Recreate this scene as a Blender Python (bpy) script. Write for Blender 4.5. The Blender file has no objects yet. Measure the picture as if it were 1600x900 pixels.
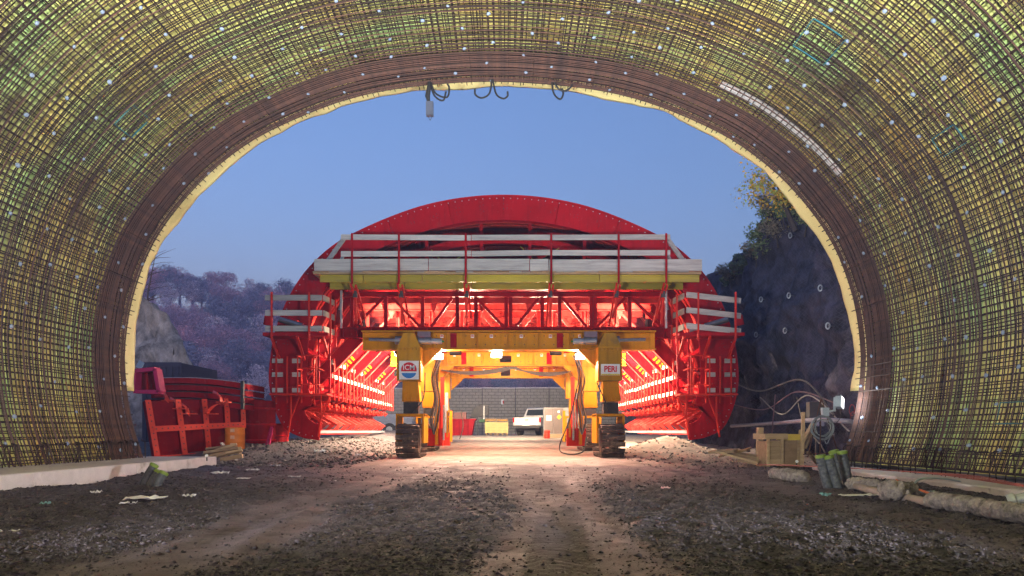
import bpy, math, random
import numpy as np
from mathutils import Vector, Matrix
random.seed(7); rng = np.random.default_rng(7)
SC = bpy.context.scene
COL = SC.collection

# ------------------------------------------------------------------ camera, sky, exposure
CAMZ = 0.8; FPX = 1066.7; VX, VY = 790.0, 674.0
cd = bpy.data.cameras.new('camera'); cam = bpy.data.objects.new('camera', cd); COL.objects.link(cam)
cam.location = (0, 0, CAMZ); cam.rotation_euler = (math.radians(90), 0, 0)
cd.sensor_width = 36; cd.lens = 24; cd.shift_x = 0.00625; cd.shift_y = 0.14
cd.clip_start = 0.05; cd.clip_end = 6000
SC.camera = cam
SUN_EL, SUN_ROT = math.radians(-0.7), math.radians(155)
w = bpy.data.worlds.new('World'); SC.world = w; w.use_nodes = True
wn = w.node_tree.nodes; wl = w.node_tree.links
sky = wn.new('ShaderNodeTexSky'); sky.sky_type = 'NISHITA'; sky.sun_disc = False
sky.sun_elevation = SUN_EL; sky.sun_rotation = SUN_ROT
sky.air_density = 1.0; sky.dust_density = 1.0; sky.ozone_density = 2.5
wl.new(sky.outputs[0], wn['Background'].inputs[0]); wn['Background'].inputs[1].default_value = 0.161
sd = bpy.data.lights.new('sun', 'SUN'); sd.energy = 0.1; sd.angle = math.radians(18); sd.color = (1, .78, .80)
so = bpy.data.objects.new('sun', sd); COL.objects.link(so)
so.rotation_euler = Vector((math.sin(SUN_ROT) * -1, math.cos(SUN_ROT) * -1, -math.tan(math.radians(12)))).to_track_quat('-Z', 'Y').to_euler()
VS = SC.view_settings
VS.view_transform = 'Standard'; VS.look = 'None'; VS.exposure = 3.6; VS.gamma = 1; VS.use_curve_mapping = False
SC.cycles.use_denoising = True
SC.cycles.use_adaptive_sampling = True; SC.cycles.adaptive_threshold = .035
SC.cycles.max_bounces = 5; SC.cycles.diffuse_bounces = 2; SC.cycles.glossy_bounces = 2
SC.cycles.sample_clamp_indirect = 4

def at(px, py, Y):
    "world point that lies Y metres ahead on the sight line of a photo pixel"
    return Vector(((px - VX) * Y / FPX, Y, CAMZ + (VY - py) * Y / FPX))

# ------------------------------------------------------------------ materials
MATS = {}
def lin(h):
    return tuple(((int(h[i:i+2], 16) / 255) ** 2.2) for i in (0, 2, 4))
def mat(name, c1, c2=None, rough=.6, metal=0., scale=5., stretch=(1, 1, 1), bump=0., bscale=40., spots=None, spot_at=.62, emit=None, estr=0., island=False, detail=6, spec=.3, splat=0., vary=0.):
    if name in MATS: return MATS[name]
    m = bpy.data.materials.new(name); m.use_nodes = True
    nt = m.node_tree; N = nt.nodes; L = nt.links; P = N['Principled BSDF']
    c2 = c2 or tuple(x * .7 for x in c1)
    tc = N.new('ShaderNodeTexCoord'); mp = N.new('ShaderNodeMapping'); mp.inputs['Scale'].default_value = stretch
    L.new(tc.outputs['Object'], mp.inputs[0])
    n1 = N.new('ShaderNodeTexNoise'); n1.inputs['Scale'].default_value = scale; n1.inputs['Detail'].default_value = detail; n1.inputs['Roughness'].default_value = .65
    L.new(mp.outputs[0], n1.inputs[0])
    r1 = N.new('ShaderNodeValToRGB'); r1.color_ramp.elements[0].position = .32; r1.color_ramp.elements[1].position = .68
    r1.color_ramp.elements[0].color = (*c1, 1); r1.color_ramp.elements[1].color = (*c2, 1)
    src = n1.outputs[0]
    if island:
        g = N.new('ShaderNodeNewGeometry'); src = g.outputs['Random Per Island']
        r1.color_ramp.elements[0].position = .1; r1.color_ramp.elements[1].position = .95
    L.new(src, r1.inputs[0]); colr = r1.outputs[0]
    if spots:
        n2 = N.new('ShaderNodeTexNoise'); n2.inputs['Scale'].default_value = scale * .37; n2.inputs['Detail'].default_value = 8; n2.inputs['Roughness'].default_value = .7
        L.new(mp.outputs[0], n2.inputs[0])
        r2 = N.new('ShaderNodeValToRGB'); r2.color_ramp.elements[0].position = spot_at - .05; r2.color_ramp.elements[1].position = spot_at + .12
        L.new(n2.outputs[0], r2.inputs[0])
        mx = N.new('ShaderNodeMix'); mx.data_type = 'RGBA'
        L.new(r2.outputs[0], mx.inputs[0]); L.new(colr, mx.inputs[6]); mx.inputs[7].default_value = (*spots, 1); colr = mx.outputs[2]
    if splat:
        n4 = N.new('ShaderNodeTexNoise'); n4.inputs['Scale'].default_value = 7; n4.inputs['Detail'].default_value = 9; n4.inputs['Roughness'].default_value = .75
        L.new(tc.outputs['Object'], n4.inputs[0])
        r4 = N.new('ShaderNodeMapRange'); r4.inputs[1].default_value = .58; r4.inputs[2].default_value = .74; r4.inputs[4].default_value = splat; L.new(n4.outputs[0], r4.inputs[0])
        n5 = N.new('ShaderNodeTexNoise'); n5.inputs['Scale'].default_value = 2.5; n5.inputs['Detail'].default_value = 4; m5 = N.new('ShaderNodeMapping'); m5.inputs['Scale'].default_value = (3, 3, .25); L.new(tc.outputs['Object'], m5.inputs[0]); L.new(m5.outputs[0], n5.inputs[0])
        r5 = N.new('ShaderNodeMapRange'); r5.inputs[1].default_value = .5; r5.inputs[2].default_value = .75; r5.inputs[4].default_value = .55; L.new(n5.outputs[0], r5.inputs[0])
        mk = N.new('ShaderNodeMix'); mk.data_type = 'RGBA'; L.new(r5.outputs[0], mk.inputs[0]); L.new(colr, mk.inputs[6]); mk.inputs[7].default_value = (c1[0] * .42, c1[1] * .45 + .004, c1[2] * .45 + .004, 1)
        mx4 = N.new('ShaderNodeMix'); mx4.data_type = 'RGBA'; L.new(r4.outputs[0], mx4.inputs[0]); L.new(mk.outputs[2], mx4.inputs[6]); mx4.inputs[7].default_value = (.34, .27, .25, 1); colr = mx4.outputs[2]
    if vary:   # piece to piece difference in tone
        oi = N.new('ShaderNodeObjectInfo'); mr = N.new('ShaderNodeMapRange'); mr.inputs[3].default_value = 1 - vary; mr.inputs[4].default_value = 1 + vary * .6; L.new(oi.outputs['Random'], mr.inputs[0])
        hs = N.new('ShaderNodeHueSaturation'); L.new(mr.outputs[0], hs.inputs['Value']); L.new(colr, hs.inputs['Color']); colr = hs.outputs[0]
    L.new(colr, P.inputs['Base Color'])
    P.inputs['Specular IOR Level'].default_value = spec
    P.inputs['Roughness'].default_value = rough; P.inputs['Metallic'].default_value = metal
    if bump:
        n3 = N.new('ShaderNodeTexNoise'); n3.inputs['Scale'].default_value = bscale; n3.inputs['Detail'].default_value = 5
        L.new(mp.outputs[0], n3.inputs[0])
        b = N.new('ShaderNodeBump'); b.inputs['Strength'].default_value = bump; b.inputs['Distance'].default_value = .03
        L.new(n3.outputs[0], b.inputs['Height']); L.new(b.outputs[0], P.inputs['Normal'])
    if emit:
        P.inputs['Emission Color'].default_value = (*emit, 1); P.inputs['Emission Strength'].default_value = estr
    MATS[name] = m
    return m

RED = mat('red_paint', (.38, .006, .011), (.28, .005, .009), .55, spec=.05, splat=.28, vary=.16, scale=1.6, bump=.08, bscale=30, spots=(.22, .05, .04), spot_at=.64)
ORED = mat('orange_red_paint', (.56, .028, .014), (.44, .02, .012), .5, spec=.1, scale=2, spots=(.3, .09, .05), spot_at=.66)
DRED = mat('dull_red_paint', (.28, .008, .013), (.19, .007, .012), .65, spec=.05, splat=.32, vary=.2, scale=2.2, spots=(.14, .045, .04), spot_at=.6, bump=.1)
YEL = mat('yellow_paint', (.62, .25, .004), (.52, .20, .004), .5, spec=.15, splat=.3, vary=.1, scale=1.8, spots=(.3, .16, .04), spot_at=.66)
DYEL = mat('worn_yellow_paint', (.50, .24, .012), (.40, .19, .012), .55, spec=.15, splat=.28, vary=.16, scale=2.5, spots=(.2, .13, .05), spot_at=.6)
LITRED = mat('lit_red_paint', (.50, .045, .032), (.44, .022, .018), .6, scale=4, spec=.1, spots=(.38, .12, .09), spot_at=.6)  # same red paint, with lamp glare on the inner steel put into its colour
BEAMY = mat('timber_beam_yellow', (.42, .33, .03), (.30, .24, .025), .6, vary=.3, scale=3, stretch=(.3, 1, 2), spots=(.16, .14, .05), spot_at=.6)
BOARD = mat('weathered_board', (.46, .44, .40), (.28, .265, .25), .8, vary=.25, scale=9, stretch=(.12, 1, 1.6), bump=.2, bscale=50, spots=(.2, .18, .16), spot_at=.66)
WOOD = mat('fresh_timber', (.46, .33, .20), (.34, .23, .13), .8, vary=.25, scale=8, stretch=(.25, 1, 1.5), bump=.2, bscale=40, spots=(.2, .13, .07), spot_at=.64)
OLDW = mat('old_timber', (.30, .20, .12), (.19, .12, .07), .85, scale=8, stretch=(.3, 1, 1), bump=.25)
STEEL = mat('grey_steel', (.30, .30, .32), (.2, .2, .22), .4, .8, scale=6)
GALV = mat('galvanised', (.42, .43, .46), (.3, .31, .34), .45, .5, scale=10)
DARK = mat('dark_steel', (.035, .035, .04), (.06, .055, .055), .6, .3, scale=6)
TRACK = mat('track_steel', (.15, .10, .08), (.07, .055, .05), .65, .3, scale=9, bump=.3, spots=(.28, .2, .15), spot_at=.55)
RUBBER = mat('black_rubber', (.02, .02, .022), (.03, .03, .03), .6)
HOSE = mat('hose_black', (.05, .045, .045), (.09, .075, .065), .5, scale=12)
WHITE = mat('white_paint', (.75, .75, .75), (.66, .66, .67), .4, scale=4)
CONC = mat('concrete', (.56, .51, .53), (.45, .41, .43), .85, scale=5, bump=.25, bscale=60, spots=(.22, .19, .17), spot_at=.62)
REBAR = mat('rebar_dark', (.015, .010, .007), (.048, .025, .014), .8, .1, scale=3)
RINGBAR = mat('rebar_ring', (.015, .010, .007), (.048, .025, .014), .8, .1, scale=3)
def _low_rust(m):   # bars near the foot have rusted browner
    N = m.node_tree.nodes; L = m.node_tree.links; P = N['Principled BSDF']; src = P.inputs['Base Color'].links[0].from_socket
    tc = N.new('ShaderNodeTexCoord'); sx = N.new('ShaderNodeSeparateXYZ'); L.new(tc.outputs['Object'], sx.inputs[0]); mr = N.new('ShaderNodeMapRange'); mr.inputs[1].default_value = 5.5; mr.inputs[2].default_value = 1.0; mr.inputs[4].default_value = .8; L.new(sx.outputs[2], mr.inputs[0])
    mx = N.new('ShaderNodeMix'); mx.data_type = 'RGBA'; L.new(mr.outputs[0], mx.inputs[0]); L.new(src, mx.inputs[6]); mx.inputs[7].default_value = (.105, .058, .050, 1); L.new(mx.outputs[2], P.inputs['Base Color'])
_low_rust(RINGBAR)
RUST = mat('rebar_rust', (.13, .060, .040), (.045, .026, .022), .85, .1, scale=8)
DISC = mat('spacer_plastic', (.25, .31, .41), (.18, .24, .34), .5, scale=12)
TEAL = mat('teal_paint', (.01, .15, .15), (.015, .12, .18), .7, scale=9, spots=(.03, .03, .028), spot_at=.5)
BLACKP = mat('black_pipe_plastic', (.035, .038, .045), (.10, .105, .12), .45, scale=14, spots=(.16, .16, .17), spot_at=.6)
LIME = mat('lime_cap', (.17, .24, .035), (.13, .19, .03), .6)

# ------------------------------------------------------------------ mesh builder
BASE = {}
class MB:
    def __init__(s): s.v = []; s.f = []
    def add(s, vs, fs):
        o = len(s.v); s.v += [tuple(v) for v in vs]; s.f += [tuple(i + o for i in f) for f in fs]; return s
    def box(s, x0, x1, y0, y1, z0, z1):
        return s.add([(x, y, z) for x in (x0, x1) for y in (y0, y1) for z in (z0, z1)],
                     [(0, 1, 3, 2), (4, 6, 7, 5), (0, 4, 5, 1), (2, 3, 7, 6), (0, 2, 6, 4), (1, 5, 7, 3)])
    def obox(s, c, size, M):
        hx, hy, hz = [q / 2 for q in size]; c = Vector(c)
        vs = [c + M @ Vector((x, y, z)) for x in (-hx, hx) for y in (-hy, hy) for z in (-hz, hz)]
        return s.add(vs, [(0, 1, 3, 2), (4, 6, 7, 5), (0, 4, 5, 1), (2, 3, 7, 6), (0, 2, 6, 4), (1, 5, 7, 3)])
    def bar(s, p, q, w, h, up=(0, 0, 1)):
        "rectangular bar from p to q, h along up, w across"
        p = Vector(p); q = Vector(q); d = (q - p); n = d.normalized(); u = Vector(up)
        if abs(n.dot(u)) > .98: u = Vector((0, 1, 0))
        a = n.cross(u).normalized(); b = a.cross(n)
        M = Matrix((a, n, b)).transposed()
        return s.obox((p + q) / 2, (w, d.length, h), M)
    def ibeam(s, p, q, w, h, t=.03, up=(0, 0, 1)):
        p = Vector(p); q = Vector(q); u = Vector(up).normalized()
        s.bar(p, q, t, h - 2 * t - .002, up); o = u * (h / 2 - t / 2)
        s.bar(p + o, q + o, w, t, up); s.bar(p - o, q - o, w, t, up); return s
    def tube(s, pts, r, n=6, cap=True):
        P = [Vector(p) for p in pts]; k = len(P); vs = []; rr = r if hasattr(r, '__len__') else [r] * k
        prev = None
        for i in range(k):
            d = (P[min(i + 1, k - 1)] - P[max(i - 1, 0)])
            d = d.normalized() if d.length > 1e-9 else Vector((0, 0, 1))
            if prev is None:
                a = d.cross(Vector((0, 0, 1)) if abs(d.z) < .9 else Vector((0, 1, 0))).normalized()
            else:
                a = (prev - d * prev.dot(d)).normalized()
            prev = a; b = d.cross(a)
            for j in range(n):
                t = 2 * math.pi * j / n; vs.append(P[i] + (a * math.cos(t) + b * math.sin(t)) * rr[i])
        fs = [(i * n + j, i * n + (j + 1) % n, (i + 1) * n + (j + 1) % n, (i + 1) * n + j) for i in range(k - 1) for j in range(n)]
        if cap: fs += [tuple(range(n))[::-1], tuple((k - 1) * n + j for j in range(n))]
        return s.add(vs, fs)
    def prism(s, poly, y0, y1):
        "polygon in x,z pushed from y0 to y1"
        n = len(poly); vs = [(x, y0, z) for x, z in poly] + [(x, y1, z) for x, z in poly]
        return s.add(vs, [tuple(range(n))[::-1], tuple(range(n, 2 * n))] + [(i, (i + 1) % n, n + (i + 1) % n, n + i) for i in range(n)])
    def prismx(s, poly, x0, x1):
        "polygon in y,z pushed from x0 to x1"
        n = len(poly); vs = [(x0, y, z) for y, z in poly] + [(x1, y, z) for y, z in poly]
        return s.add(vs, [tuple(range(n)), tuple(range(n, 2 * n))[::-1]] + [((i + 1) % n, i, n + i, n + (i + 1) % n) for i in range(n)])
    def lathe(s, prof, c, axis=(0, 0, 1), n=16):
        ax = Vector(axis).normalized(); a = ax.cross(Vector((1, 0, 0)) if abs(ax.x) < .9 else Vector((0, 1, 0))).normalized(); b = ax.cross(a); c = Vector(c)
        vs = [c + ax * h + (a * math.cos(2 * math.pi * j / n) + b * math.sin(2 * math.pi * j / n)) * r for r, h in prof for j in range(n)]
        k = len(prof)
        fs = [(i * n + j, i * n + (j + 1) % n, (i + 1) * n + (j + 1) % n, (i + 1) * n + j) for i in range(k - 1) for j in range(n)]
        fs += [tuple(range(n))[::-1], tuple((k - 1) * n + j for j in range(n))]
        return s.add(vs, fs)
    def mesh(s, name, m, off=(0, 0, 0), smooth=False):
        me = bpy.data.meshes.new(name); ox, oy, oz = off
        me.from_pydata([(x - ox, y - oy, z - oz) for x, y, z in s.v], [], s.f)
        if m: me.materials.append(m)
        if smooth: me.shade_smooth()
        me.update(); return me
    def build(s, name, m, parent=None, smooth=False, label=None):
        off = BASE[parent.name] if parent else (0, 0, 0)
        o = bpy.data.objects.new(name, s.mesh(name, m, off, smooth)); COL.objects.link(o)
        BASE[o.name] = off
        if parent: o.parent = parent
        if label: o['label'] = label
        return o
def tag(o, label, cat, group=None):
    o['label'] = label; o['category'] = cat
    if group: o['group'] = group
    return o
def thing(name, label, cat, base, group=None):
    o = bpy.data.objects.new(name, None); COL.objects.link(o); o.location = base; o.empty_display_size = .2
    BASE[o.name] = tuple(base); return tag(o, label, cat, group)
def solo(mb, name, m, label, cat, base, group=None, smooth=False):
    "a thing that is one mesh, origin at its base"
    me = mb.mesh(name, m, base, smooth); o = bpy.data.objects.new(name, me); o.location = base; COL.objects.link(o)
    BASE[o.name] = tuple(base); return tag(o, label, cat, group)
def struct(mb, name, m, smooth=False, kind='structure'):
    o = mb.build(name, m, None, smooth); o['kind'] = kind; return o
def piece(me, name, parent, loc=(0, 0, 0), rot=None, scale=None):
    "one more piece sharing mesh data; loc is a world place"
    o = bpy.data.objects.new(name, me); COL.objects.link(o); o.parent = parent; b = BASE[parent.name]
    o.location = (loc[0] - b[0], loc[1] - b[1], loc[2] - b[2])
    if rot is not None: o.rotation_euler = rot
    if scale is not None: o.scale = scale
    return o
def nmesh(name, V, F, m, smooth=False):
    me = bpy.data.meshes.new(name); V = np.asarray(V, np.float32); F = np.asarray(F, np.int32); k = F.shape[1]
    me.vertices.add(len(V)); me.vertices.foreach_set('co', V.ravel())
    me.loops.add(F.size); me.loops.foreach_set('vertex_index', F.ravel())
    me.polygons.add(len(F)); me.polygons.foreach_set('loop_start', np.arange(len(F), dtype=np.int32) * k)
    me.polygons.foreach_set('loop_total', np.full(len(F), k, np.int32))
    me.update(calc_edges=True)
    if m: me.materials.append(m)
    if smooth: me.shade_smooth()
    return me
def copy_tree(o, loc, rotz=0, scale=1, label=None):
    c = o.copy(); COL.objects.link(c); c.location = loc; c.rotation_euler = (0, 0, rotz); c.scale = (scale,) * 3 if not hasattr(scale, '__len__') else scale
    if label: c['label'] = label
    for ch in o.children:
        d = ch.copy(); COL.objects.link(d); d.parent = c
        for g in ch.children:
            e = g.copy(); COL.objects.link(e); e.parent = d
    return c

# numpy value noise
def _h(ix, iy, s):
    n = np.sin(ix * 127.1 + iy * 311.7 + s * 74.7) * 43758.5453
    return n - np.floor(n)
def vnoise(x, y, s=0):
    ix, iy = np.floor(x), np.floor(y); fx, fy = x - ix, y - iy
    fx = fx * fx * (3 - 2 * fx); fy = fy * fy * (3 - 2 * fy)
    return (_h(ix, iy, s) * (1 - fx) + _h(ix + 1, iy, s) * fx) * (1 - fy) + (_h(ix, iy + 1, s) * (1 - fx) + _h(ix + 1, iy + 1, s) * fx) * fy
def fbm(x, y, s=0, o=4):
    t = 0; a = .5
    for i in range(o):
        t = t + a * (vnoise(x, y, s + i) - .5) * 2; x = x * 2.03 + 5.1; y = y * 2.03 + 1.7; a *= .5
    return t
def sstep(a, b, x):
    t = np.clip((x - a) / (b - a), 0, 1); return t * t * (3 - 2 * t)

def text_obj(s, name, m, parent, loc, size, bold=.0, ext=.004, sx=1.):
    cu = bpy.data.curves.new(name, 'FONT'); cu.body = s; cu.size = size; cu.offset = bold; cu.extrude = ext
    cu.align_x = 'CENTER'; cu.align_y = 'CENTER'
    o = bpy.data.objects.new(name + '_src', cu); COL.objects.link(o)
    dg = bpy.context.evaluated_depsgraph_get(); me = bpy.data.meshes.new_from_object(o.evaluated_get(dg))
    bpy.data.objects.remove(o); bpy.data.curves.remove(cu)
    me.materials.clear(); me.materials.append(m)
    t = piece(me, name, parent, loc, (math.radians(90), 0, 0), (sx, 1, 1)); return t
# ------------------------------------------------------------------ ground
def gmask(x, y):
    "1 where loose dark gravel lies, 0 on the wheel-packed lanes"
    n = fbm(x * .55, y * .4, 3, 4) * 1.1
    def lane(c, wd): return 1 - sstep(wd * .55, wd * 1.25, np.abs(x - c + .35 * fbm(y * .25, x * 0 + 2, 9, 2) + n * .35))
    l = np.maximum(np.maximum(lane(.45 + .02 * (y - 6), .62), lane(-2.1 - .02 * y, .5)), .55 * lane(3.6, .35))
    m = np.clip(.95 - l + n * .25, 0, 1)
    far = sstep(9.5, 14, y + n * 2) * (1 - sstep(3.2, 5, np.abs(x)))
    return np.clip(m * (1 - .85 * far), 0, 1)
def sand(x, y):
    n = fbm(x * .4, y * .4, 21, 3)
    return np.clip(sstep(13.5, 18.5, y + n * 3) * (1 - .8 * sstep(-3.2, -4.8, x)), 0, 1)
def gz(x, y, fine=True):
    x = np.asarray(x, float); y = np.asarray(y, float)
    z = .55 * sstep(23, 44, y) + .035 * fbm(x * .5, y * .5, 1, 3)
    z = z + .42 * sstep(3.6, 6.2, -x) * sstep(17.5, 22, y) * (1 - sstep(38, 44, y))
    z = z + .62 * np.exp(-((x - 5.3) / 1.25) ** 2 - ((y - 22.4) / 1.9) ** 2) + .3 * np.exp(-((x - 7.2) / 1.6) ** 2 - ((y - 19.5) / 1.6) ** 2)
    z = z + .07 * np.exp(-((x + 6.0) / .5) ** 2) * sstep(4, 7, y) * (1 - sstep(14, 16, y)) * (.4 + vnoise(y * .8, x * .8, 4))
    z = z + .10 * np.exp(-((x - 5.2) / .7) ** 2) * (1 - sstep(13, 15, y)) * (.3 + vnoise(y * .7, x * .7, 5))
    if fine:
        m = gmask(x, y)
        z = z + (.014 + .03 * m) * fbm(x * 2.6, y * 2.6, 11, 3) + (.005 + .024 * m) * fbm(x * 9, y * 9, 12, 3) + .012 * m * fbm(x * 30, y * 30, 14, 2)
        z = z - .025 * (1 - m) * np.abs(np.sin(x * 5 + fbm(y * .3, x, 5, 2) * 2)) * (1 - sstep(18, 24, y))
        for c_ in (.45 + .02 * (y - 6) - .35 * fbm(y * .25, x * 0 + 2, 9, 2), -2.1 - .02 * y - .35 * fbm(y * .25, x * 0 + 2, 9, 2)):
            d_ = x - c_; bw_ = (1 - sstep(.16, .21, np.abs(np.abs(d_) - .02))) * (1 - sstep(10, 13, y)) * sstep(-.25, .2, fbm(x * .7, y * .5, 17, 2))
            z = z + bw_ * (.007 * np.sign(np.sin(y * 62 + np.abs(d_) * 40)) - .009)
        z = np.where(y < 60, z + .06 * sand(x, y) * fbm(x * 1.6, y * 1.6, 31, 4) * sstep(2.8, 4, np.abs(x)), z)
    return z
def axis(fine0, fine1, step, far, grow=1.14):
    a = list(np.arange(fine0, fine1, step)); s = step; x = fine1
    while x < far: a.append(x); s *= grow; x += s
    a.append(far); return a
xs = axis(0, 8.6, .038, 980, 1.2); xs = np.array([-x for x in xs[:0:-1]] + xs)
ys = []; y = 3.0
while y < 28: ys.append(y); y += max(.016, .0042 * y * max(1, y / 9))
while y < 930: ys.append(y); y += max(.2, (y - 26) * .16)
ys = np.array([-200, -150, -100, -40, -20, -10, -5, 0, 1.2, 2.2, 2.7] + ys)
GX, GY = np.meshgrid(xs, ys)
GZ = gz(GX, GY); V = np.stack([GX.ravel(), GY.ravel(), GZ.ravel()], 1)
nx = len(xs); ii, jj = np.meshgrid(np.arange(len(ys) - 1), np.arange(nx - 1), indexing='ij')
F = np.stack([ii * nx + jj, ii * nx + jj + 1, (ii + 1) * nx + jj + 1, (ii + 1) * nx + jj], -1).reshape(-1, 4)
def ground_mat():
    m = bpy.data.materials.new('site_ground'); m.use_nodes = True; nt = m.node_tree; N = nt.nodes; L = nt.links; P = N['Principled BSDF']
    at1 = N.new('ShaderNodeAttribute'); at1.attribute_name = 'soil'
    sep = N.new('ShaderNodeSeparateColor'); L.new(at1.outputs['Color'], sep.inputs[0])
    tc = N.new('ShaderNodeTexCoord')
    def noise(sc, det=6):
        n = N.new('ShaderNodeTexNoise'); n.inputs['Scale'].default_value = sc; n.inputs['Detail'].default_value = det; n.inputs['Roughness'].default_value = .7; L.new(tc.outputs['Object'], n.inputs[0]); return n.outputs[0]
    def ramp(src, a, b, p0=.35, p1=.65):
        r = N.new('ShaderNodeValToRGB'); r.color_ramp.elements[0].position = p0; r.color_ramp.elements[1].position = p1
        r.color_ramp.elements[0].color = (*a, 1); r.color_ramp.elements[1].color = (*b, 1); L.new(src, r.inputs[0]); return r.outputs[0]
    def mix(f, a, b):
        x = N.new('ShaderNodeMix'); x.data_type = 'RGBA'; L.new(f, x.inputs[0]); L.new(a, x.inputs[6]); L.new(b, x.inputs[7]); return x.outputs[2]
    lane = ramp(noise(3.5), (.058, .041, .058), (.125, .092, .122))
    grav = ramp(noise(38, 4), (.022, .016, .023), (.085, .066, .086), .38, .72)
    snd = ramp(noise(2.2), (.20, .155, .125), (.34, .28, .235))
    c = mix(sep.outputs[0], lane, grav); c = mix(sep.outputs[1], c, snd)
    peb = N.new('ShaderNodeTexVoronoi'); peb.inputs['Scale'].default_value = 26; L.new(tc.outputs['Object'], peb.inputs[0])
    sep2 = N.new('ShaderNodeSeparateColor'); L.new(peb.outputs['Color'], sep2.inputs[0])
    st = N.new('ShaderNodeMapRange'); st.inputs[1].default_value = .25; st.inputs[2].default_value = .12; L.new(peb.outputs['Distance'], st.inputs[0])
    pk = N.new('ShaderNodeMath'); pk.operation = 'GREATER_THAN'; pk.inputs[1].default_value = .72; L.new(sep2.outputs[0], pk.inputs[0])
    mu = N.new('ShaderNodeMath'); mu.operation = 'MULTIPLY'; L.new(st.outputs[0], mu.inputs[0]); L.new(pk.outputs[0], mu.inputs[1])
    mu2 = N.new('ShaderNodeMath'); mu2.operation = 'MULTIPLY'; mu2.inputs[1].default_value = .7; L.new(mu.outputs[0], mu2.inputs[0])
    c = mix(mu2.outputs[0], c, ramp(sep2.outputs[1], (.03, .026, .027), (.14, .12, .125)))
    L.new(c, P.inputs['Base Color'])
    rr = N.new('ShaderNodeMapRange'); L.new(noise(1.3), rr.inputs[0]); rr.inputs[1].default_value = .35; rr.inputs[2].default_value = .7; rr.inputs[3].default_value = .55; rr.inputs[4].default_value = .95
    L.new(rr.outputs[0], P.inputs['Roughness'])
    b = N.new('ShaderNodeBump'); b.inputs['Strength'].default_value = .55; b.inputs['Distance'].default_value = .03
    ad = N.new('ShaderNodeMath'); L.new(noise(55, 5), ad.inputs[0]); L.new(mu2.outputs[0], ad.inputs[1])
    L.new(ad.outputs[0], b.inputs['Height']); L.new(b.outputs[0], P.inputs['Normal'])
    return m
gme = nmesh('ground', V, F, ground_mat(), True)
ca = gme.color_attributes.new('soil', 'FLOAT_COLOR', 'POINT')
cc = np.ones((len(V), 4), np.float32); cc[:, 0] = gmask(V[:, 0], V[:, 1]); cc[:, 1] = sand(V[:, 0], V[:, 1]); cc[:, 2] = 0
ca.data.foreach_set('color', cc.ravel())
go = bpy.data.objects.new('ground', gme); COL.objects.link(go); go['kind'] = 'structure'

# loose stones lying on it
def stones(name, n, xf, yf, s0, s1, m, keep, power=3.0):
    Yp = yf(n); Xp = xf(Yp); k = keep(Xp, Yp) > rng.random(n); Xp, Yp = Xp[k], Yp[k]; n = len(Xp)
    S = s0 + (s1 - s0) * rng.random(n) ** power
    base = np.array([(1, 0, 0), (0, 1, 0), (-1, 0, 0), (0, -1, 0), (0, 0, .8), (0, 0, -.6)], float)
    v = base[None] * (.55 + .75 * rng.random((n, 6, 3))) + .22 * rng.normal(size=(n, 6, 3))
    a = rng.random(n) * 6.283; ca_, sa_ = np.cos(a), np.sin(a)
    x = v[:, :, 0] * ca_[:, None] - v[:, :, 1] * sa_[:, None]; yv = v[:, :, 0] * sa_[:, None] + v[:, :, 1] * ca_[:, None]
    P = np.stack([Xp[:, None] + x * S[:, None], Yp[:, None] + yv * S[:, None], (gz(Xp, Yp) + S * .2)[:, None] + v[:, :, 2] * S[:, None] * .7], -1).reshape(-1, 3)
    fb = np.array([(0, 1, 4), (1, 2, 4), (2, 3, 4), (3, 0, 4), (1, 0, 5), (2, 1, 5), (3, 2, 5), (0, 3, 5)])
    Fc = (fb[None] + 6 * np.arange(n)[:, None, None]).reshape(-1, 3)
    o = bpy.data.objects.new(name, nmesh(name, P, Fc, m)); COL.objects.link(o); o['kind'] = 'stuff'
    return o
FINE = mat('fine_chip', (.014, .012, .015), (.10, .082, .10), .75, island=True)
STONE = mat('loose_stone', (.016, .014, .017), (.08, .065, .08), .8, island=True)
RUBBLE = mat('rubble_stone', (.05, .043, .042), (.19, .165, .155), .9, island=True)
DIRT = mat('dirt_clod', (.035, .026, .025), (.10, .075, .07), .95, island=True)
tag(stones('gravel', 60000, lambda y: (rng.random(len(y)) - .5) * 1.75 * y + .15 * y * 0, lambda n: 3.2 + 12 * rng.random(n) ** 1.5, .006, .03, STONE, lambda x, y: .12 + .88 * gmask(x, y) ** 1.5, 4), 'loose dark crushed gravel strewn over the tunnel floor', 'gravel')
tag(stones('fine_gravel', 60000, lambda y: (rng.random(len(y)) - .5) * 1.65 * y, lambda n: 3.3 + 5.5 * rng.random(n) ** 1.3, .004, .013, FINE, lambda x, y: .08 + .92 * gmask(x, y) ** 1.3, 2), 'fine dark chippings on the nearest stretch of tunnel floor', 'gravel')
tag(stones('dirt_clods', 9000, lambda y: (rng.random(len(y)) - .5) * 14, lambda n: 4 + 16 * rng.random(n), .010, .036, DIRT, lambda x, y: .03 + .5 * gmask(x, y) ** 2 + sstep(3.5, 5.5, np.abs(x)), 5), 'brown clods of earth scattered across the site floor', 'dirt')
tag(stones('rubble', 9000, lambda y: np.where(rng.random(len(y)) < .6, -3.6 - 5 * rng.random(len(y)), 3.4 + 5 * rng.random(len(y))), lambda n: 15.5 + 14 * rng.random(n), .015, .08, RUBBLE, lambda x, y: np.where(x < 0, 1., .45), 4), 'grey rubble stones banked beside the red formwork machine', 'rubble')

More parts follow.
